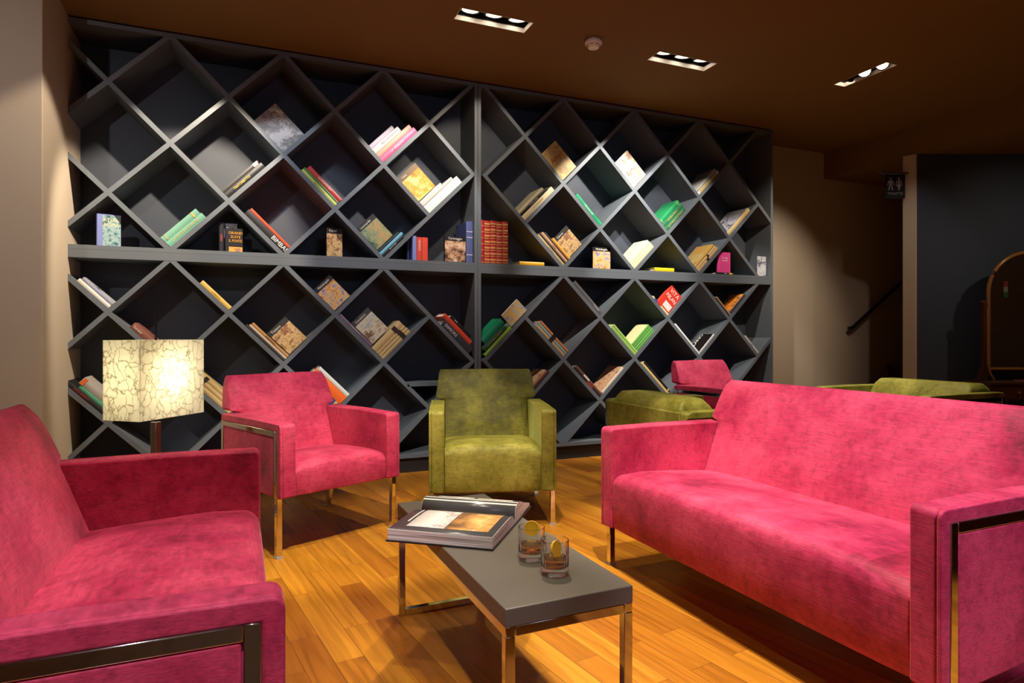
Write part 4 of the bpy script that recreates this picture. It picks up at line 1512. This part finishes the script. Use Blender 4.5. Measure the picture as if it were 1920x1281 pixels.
ms = N.new('ShaderNodeMixShader')
ms.inputs[0].default_value = 0.35
Lk.new(rp.outputs[0], tr.inputs[0])
Lk.new(rp.outputs[0], df.inputs[0])
Lk.new(tr.outputs[0], ms.inputs[1])
Lk.new(df.outputs[0], ms.inputs[2])
Lk.new(ms.outputs[0], N['Material Output'].inputs['Surface'])
bp = N.new('ShaderNodeBump')
bp.inputs['Strength'].default_value = 0.5
bp.inputs['Distance'].default_value = 0.003
Lk.new(vo.outputs['Distance'], bp.inputs['Height'])
Lk.new(bp.outputs[0], df.inputs['Normal'])
M['shade'] = m

lp = thing('floor_lamp', 'lit floor lamp with a crackled cream box shade behind the left sofa', 'lamp', (-0.413, -0.945, 0), math.radians(51))
SL_, SWd, SH, SZ = 0.427, 0.235, 0.405, 0.628
z0, z1 = SZ, SZ + SH
bm = BM()
hx, hy = SL_ / 2, SWd / 2
th = 0.002
for (a0, a1, b0, b1) in ((-hx, hx, -hy, -hy + th), (-hx, hx, hy - th, hy), (-hx, -hx + th, -hy + th, hy - th), (hx - th, hx, -hy + th, hy - th)):
    # each side subdivided so that it bellies slightly
    box(bm, a0, a1, b0, b1, z0, z1)
obj('lamp_shade', bm, M['shade'], lp)
bm = BM()
box(bm, -0.018, 0.018, -0.018, 0.018, 0.02, z0 - 0.03)
obj('pole', bm, M['chrome_soft'], lp, bevel=0.002)
bm = BM()
rod(bm, [(0, 0, z0 - 0.03), (0, 0, z1 + 0.08), (0, 0, z1 + 0.125)], [0.006, 0.006, 0.004], 10)
rod(bm, [(-hx + th, 0, z0 + 0.02), (hx - th, 0, z0 + 0.02)], 0.003, 8)
obj('stem', bm, M['black'], lp, smooth=True)
bm = BM()
box(bm, -0.15, 0.15, -0.11, 0.11, 0.0, 0.02)
obj('base', bm, M['chrome_soft'], lp, bevel=0.003)
bm = BM()
lathe(bm, [(0, 0.0), (0.02, 0.006), (0.03, 0.03), (0.03, 0.05), (0.018, 0.085), (0.014, 0.11), (0, 0.112)], 20)
bmesh.ops.translate(bm, verts=bm.verts, vec=(0.06, 0.0, z0 + 0.17))
obj('bulb', bm, M['bulb'], lp, smooth=True)
pl = bpy.data.lights.new('lamp_light', 'POINT')
pl.energy = 5.0
pl.color = (1.0, 0.90, 0.66)
pl.shadow_soft_size = 0.035
plo = bpy.data.objects.new('lamp_light', pl)
C.objects.link(plo)
plo.parent = lp
plo.location = (0.0, 0, z0 + 0.215)


# ---------------------------------------------------------------- ceiling fittings
def fitting(label, x0, x1, y0, y1, along, aims):
    f = thing('recessed_spotlight', label, 'ceiling light', ((x0 + x1) / 2, (y0 + y1) / 2, ZC), 0, 'recessed triple spotlights in the ceiling')
    cx, cy = (x1 - x0) / 2, (y1 - y0) / 2
    bm = BM()
    t = 0.004
    hh = 0.030
    box(bm, -cx, -cx + t, -cy, cy, 0.0, hh)
    box(bm, cx - t, cx, -cy, cy, 0.0, hh)
    box(bm, -cx + t, cx - t, -cy, -cy + t, 0.0, hh)
    box(bm, -cx + t, cx - t, cy - t, cy, 0.0, hh)
    obj('housing', bm, M['white'], f)
    bm = BM()
    for (a0, a1, b0, b1) in ((-cx, -cx + t, -cy, cy), (cx - t, cx, -cy, cy), (-cx + t, cx - t, -cy, -cy + t), (-cx + t, cx - t, cy - t, cy)):
        box(bm, a0, a1, b0, b1, hh, 0.15)
    box(bm, -cx + t, cx - t, -cy + t, cy - t, 0.146, 0.15)
    obj('housing_top', bm, M['black'], f)
    for i in range(3):
        k = (i - 1) * (2 * (cx if along == 'x' else cy) / 3.05)
        px, py = (k, 0) if along == 'x' else (0, k)
        bm = BM()
        r = 0.062 if along == 'x' else 0.052
        lathe(bm, [(r * 0.45, 0.055), (r * 0.9, 0.03), (r, 0.0), (r * 0.86, -0.001), (r * 0.75, 0.018), (r * 0.30, 0.04), (0, 0.042)], 28)
        hd = obj('lamp_head', bm, M['black'], f, smooth=True)
        bm = BM()
        lathe(bm, [(r * 0.84, 0.003), (r * 0.74, 0.014), (r * 0.40, 0.032), (0, 0.036)], 28)
        obj('reflector', bm, M['lamp_face'], hd, smooth=True)
        hd.location = (px, py, 0.034)
        d = Vector(aims[i]) - Vector((f.location.x + px, f.location.y + py, ZC))
        hd.rotation_euler = d.to_track_quat('-Z', 'Y').to_euler()
    return f


fitting('recessed triple spotlight nearest, above the middle of the bookcase', *FIX[0], 'x', [(1.2, -0.55, 0), (1.5, -0.45, 0), (1.75, -0.45, 0)])
fitting('recessed triple spotlight right of the smoke detector', *FIX[1], 'x', [(2.8, -0.45, 0), (3.02, -0.45, 0), (3.3, -0.35, 0)])
fitting('recessed triple spotlight farthest right with two glaring lamps', *FIX[2], 'y', [(1.0, -3.6, 1.0), (1.2, -3.4, 1.0), (5.0, 1.6, 1.4)])

sd = thing('smoke_detector', 'round white smoke detector on the brown ceiling', 'smoke detector', (2.235, -0.985, ZC))
bm = BM()
lathe(bm, [(0.030, -0.0005), (0.048, -0.0005), (0.050, -0.008), (0.050, -0.014), (0.030, -0.014)], 32)
obj('base', bm, M['white_plastic'], sd, smooth=True)
bm = BM()
lathe(bm, [(0.058, -0.014), (0.060, -0.022), (0.056, -0.034), (0.040, -0.046), (0.036, -0.056), (0.022, -0.060), (0, -0.060)], 32)
obj('cap', bm, M['white_plastic'], sd, smooth=True)
for a in range(8):
    bm = BM()
    an = a * PI / 4
    tube(bm, (0.0475 * math.cos(an - .25), 0.0475 * math.sin(an - .25), -0.0415), (0.0475 * math.cos(an + .25), 0.0475 * math.sin(an + .25), -0.0415), 0.003, 0.003)
    obj('vent_slot', bm, M['black'], sd)

# ---------------------------------------------------------------- toilet sign
sg = thing('toilet_sign', 'black hanging toilet sign with two silver figures on a steel rod', 'sign', (5.99, -0.58, 2.625), -0.401)
bm = BM()
rod(bm, [(0.0, -0.012, 0.0), (-0.012, -0.012, 0.0), (-0.29, -0.03, 0.012)], 0.015, 16)
lathe(bm, [(0, 0)], 4)
obj('rod', bm, M['chrome_soft'], sg, smooth=True)
bm = BM()
box(bm, -0.235, -0.045, -0.024, -0.019, -0.245, -0.012)
obj('panel', bm, M['acrylic'], sg)


def figure(cx, skirt):
    bm = BM()
    z0_ = -0.150
    y0_, y1_ = -0.0262, -0.0245
    seg = 16
    prism(bm, [(cx + 0.012 * math.cos(2 * PI * k / seg), z0_ + 0.098 + 0.012 * math.sin(2 * PI * k / seg)) for k in range(seg)], 'y', y0_, y1_)
    if not skirt:
        prism(bm, [(cx - 0.020, z0_ + 0.080), (cx + 0.020, z0_ + 0.080), (cx + 0.014, z0_ + 0.040), (cx - 0.014, z0_ + 0.040)], 'y', y0_, y1_)
        prism(bm, [(cx - 0.014, z0_ + 0.040), (cx - 0.001, z0_ + 0.040), (cx - 0.012, z0_ - 0.012), (cx - 0.024, z0_ - 0.012)], 'y', y0_, y1_)
        prism(bm, [(cx + 0.014, z0_ + 0.040), (cx + 0.001, z0_ + 0.040), (cx + 0.012, z0_ - 0.012), (cx + 0.024, z0_ - 0.012)], 'y', y0_, y1_)
    else:
        prism(bm, [(cx - 0.014, z0_ + 0.080), (cx + 0.014, z0_ + 0.080), (cx + 0.008, z0_ + 0.055), (cx + 0.024, z0_ + 0.020), (cx - 0.024, z0_ + 0.020), (cx - 0.008, z0_ + 0.055)], 'y', y0_, y1_)
        prism(bm, [(cx - 0.010, z0_ + 0.020), (cx + 0.010, z0_ + 0.020), (cx + 0.006, z0_ - 0.012), (cx - 0.006, z0_ - 0.012)], 'y', y0_, y1_)
    for s in (-1, 1):
        prism(bm, [(cx + s * 0.016, z0_ + 0.080), (cx + s * 0.022, z0_ + 0.080), (cx + s * 0.034, z0_ + 0.036), (cx + s * 0.027, z0_ + 0.034)], 'y', y0_, y1_)
    return bm


obj('man_pictogram', figure(-0.185, False), M['silver_print'], sg)
obj('woman_pictogram', figure(-0.105, True), M['silver_print'], sg)
text_mesh('sign_lettering', 'TOILETTE', 0.034, M['silver_print'], sg, (-0.14, -0.0250, -0.198), (1, 0, 0), (0, -1, 0), align='CENTER')

# ---------------------------------------------------------------- dressing table with mirror (parallel to the partition wall)
VA = -0.401
vx = thing('dressing_table', 'dark wooden dressing table with an arched mirror at the right edge', 'dressing table', (6.65, -1.28, 0), VA)
W2, D2 = 0.50, 0.34
bm = BM()
box(bm, -W2, W2, -D2 / 2, D2 / 2, 0.615, 0.640)
obj('tabletop', bm, M['mahogany'], vx, bevel=0.004)
bm = BM()
box(bm, -W2 + 0.03, W2 - 0.03, -D2 / 2 + 0.03, D2 / 2 - 0.01, 0.47, 0.615)
obj('cabinet', bm, M['mahogany'], vx)
for s in (-1, 1):
    bm = BM()
    c_ = s * 0.235
    box(bm, c_ - 0.21, c_ + 0.21, -D2 / 2 + 0.018, -D2 / 2 + 0.030, 0.485, 0.600)
    dw = obj('drawer', bm, M['mahogany'], vx, bevel=0.003)
    bm = BM()
    lathe(bm, [(0, 0), (0.007, 0), (0.005, 0.01), (0.012, 0.018), (0.008, 0.026), (0, 0.027)], 16)
    kb = obj('knob', bm, M['brasswood'], dw, smooth=True)
    kb.location = (c_, -D2 / 2 + 0.018, 0.545)
    kb.rotation_euler = (PI / 2, 0, 0)
    for t in (-1, 1):
        bm = BM()
        rod(bm, [(s * (W2 - 0.06), t * (D2 / 2 - 0.05), 0.0), (s * (W2 - 0.06), t * (D2 / 2 - 0.05), 0.47)], [0.014, 0.024], 10)
        obj('leg', bm, M['mahogany'], vx, smooth=True)
# mirror frame: stadium outline
MC, MR, MZ0, MZ1 = 0.0, 0.385, 0.745, 1.825


def arch(r, zb, n=28):
    zc = MZ1 - MR
    pts = [(-r, zb)]
    for i in range(n + 1):
        a = PI - PI * i / n
        pts.append((r * math.cos(a), zc + r * math.sin(a)))
    pts.append((r, zb))
    return pts


outer = arch(MR, MZ0)
bm = BM()
rod(bm, [(x, 0.02, z) for x, z in arch(MR - 0.012, MZ0)], 0.017, 10)
rod(bm, [(-MR + 0.012, 0.02, MZ0), (MR - 0.012, 0.02, MZ0)], 0.014, 10)
mf = obj('mirror_frame', bm, M['brasswood'], vx, smooth=True)
bm = BM()
prism(bm, arch(MR - 0.02, MZ0 + 0.01), 'y', 0.018, 0.024)
obj('mirror_glass', bm, M['mirror'], mf)
for s in (-1, 1):
    bm = BM()
    prism(bm, [(s * (MR + 0.012), 0.641), (s * (MR + 0.09), 0.641), (s * (MR + 0.06), 0.72), (s * (MR + 0.045), 0.85), (s * (MR + 0.040), 1.33), (s * (MR + 0.055), 1.36), (s * (MR + 0.03), 1.375), (s * (MR + 0.012), 1.34)], 'y', -0.005, 0.045)
    obj('mirror_post', bm, M['mahogany'], vx, bevel=0.004)
    bm = BM()
    rod(bm, [(s * (MR - 0.05), 0.0, 0.645), (s * (MR - 0.015), 0.0, 0.70), (s * (MR + 0.008), 0.0, 0.80), (s * (MR + 0.008), 0.0, 1.30)], 0.012, 10)
    obj('post_moulding', bm, M['brasswood'], vx, smooth=True)
st_ = thing('painted_reflection', 'small red, white and green reflection painted on the mirror', 'painted_reflection', (0, 0, 0))
mw = Matrix.Translation((6.65, -1.28, 0)) @ Matrix.Rotation(VA, 4, 'Z')
for i, c in enumerate([(120, 40, 35), (120, 118, 110), (40, 80, 45)]):  # flat colour blocks on the glass standing in for a mirror reflection
    bm = BM()
    box(bm, -0.235, -0.195, 0.0165, 0.0175, 1.50 - 0.05 * i, 1.548 - 0.05 * i)
    o = obj('reflection_stripe', bm, bcol(c), st_)
st_.matrix_world = mw
mg = thing('magazine', 'crimson magazine lying on the dressing table', 'magazine', (6.62, -1.33, 0.641), VA + 0.3)
bm = BM()
box(bm, -0.14, 0.14, -0.09, 0.09, 0.0, 0.006)
obj('pages', bm, M['paper'], mg)
bm = BM()
box(bm, -0.141, 0.141, -0.091, 0.091, 0.0062, 0.0075)
obj('cover', bm, bcol((170, 40, 70)), mg)
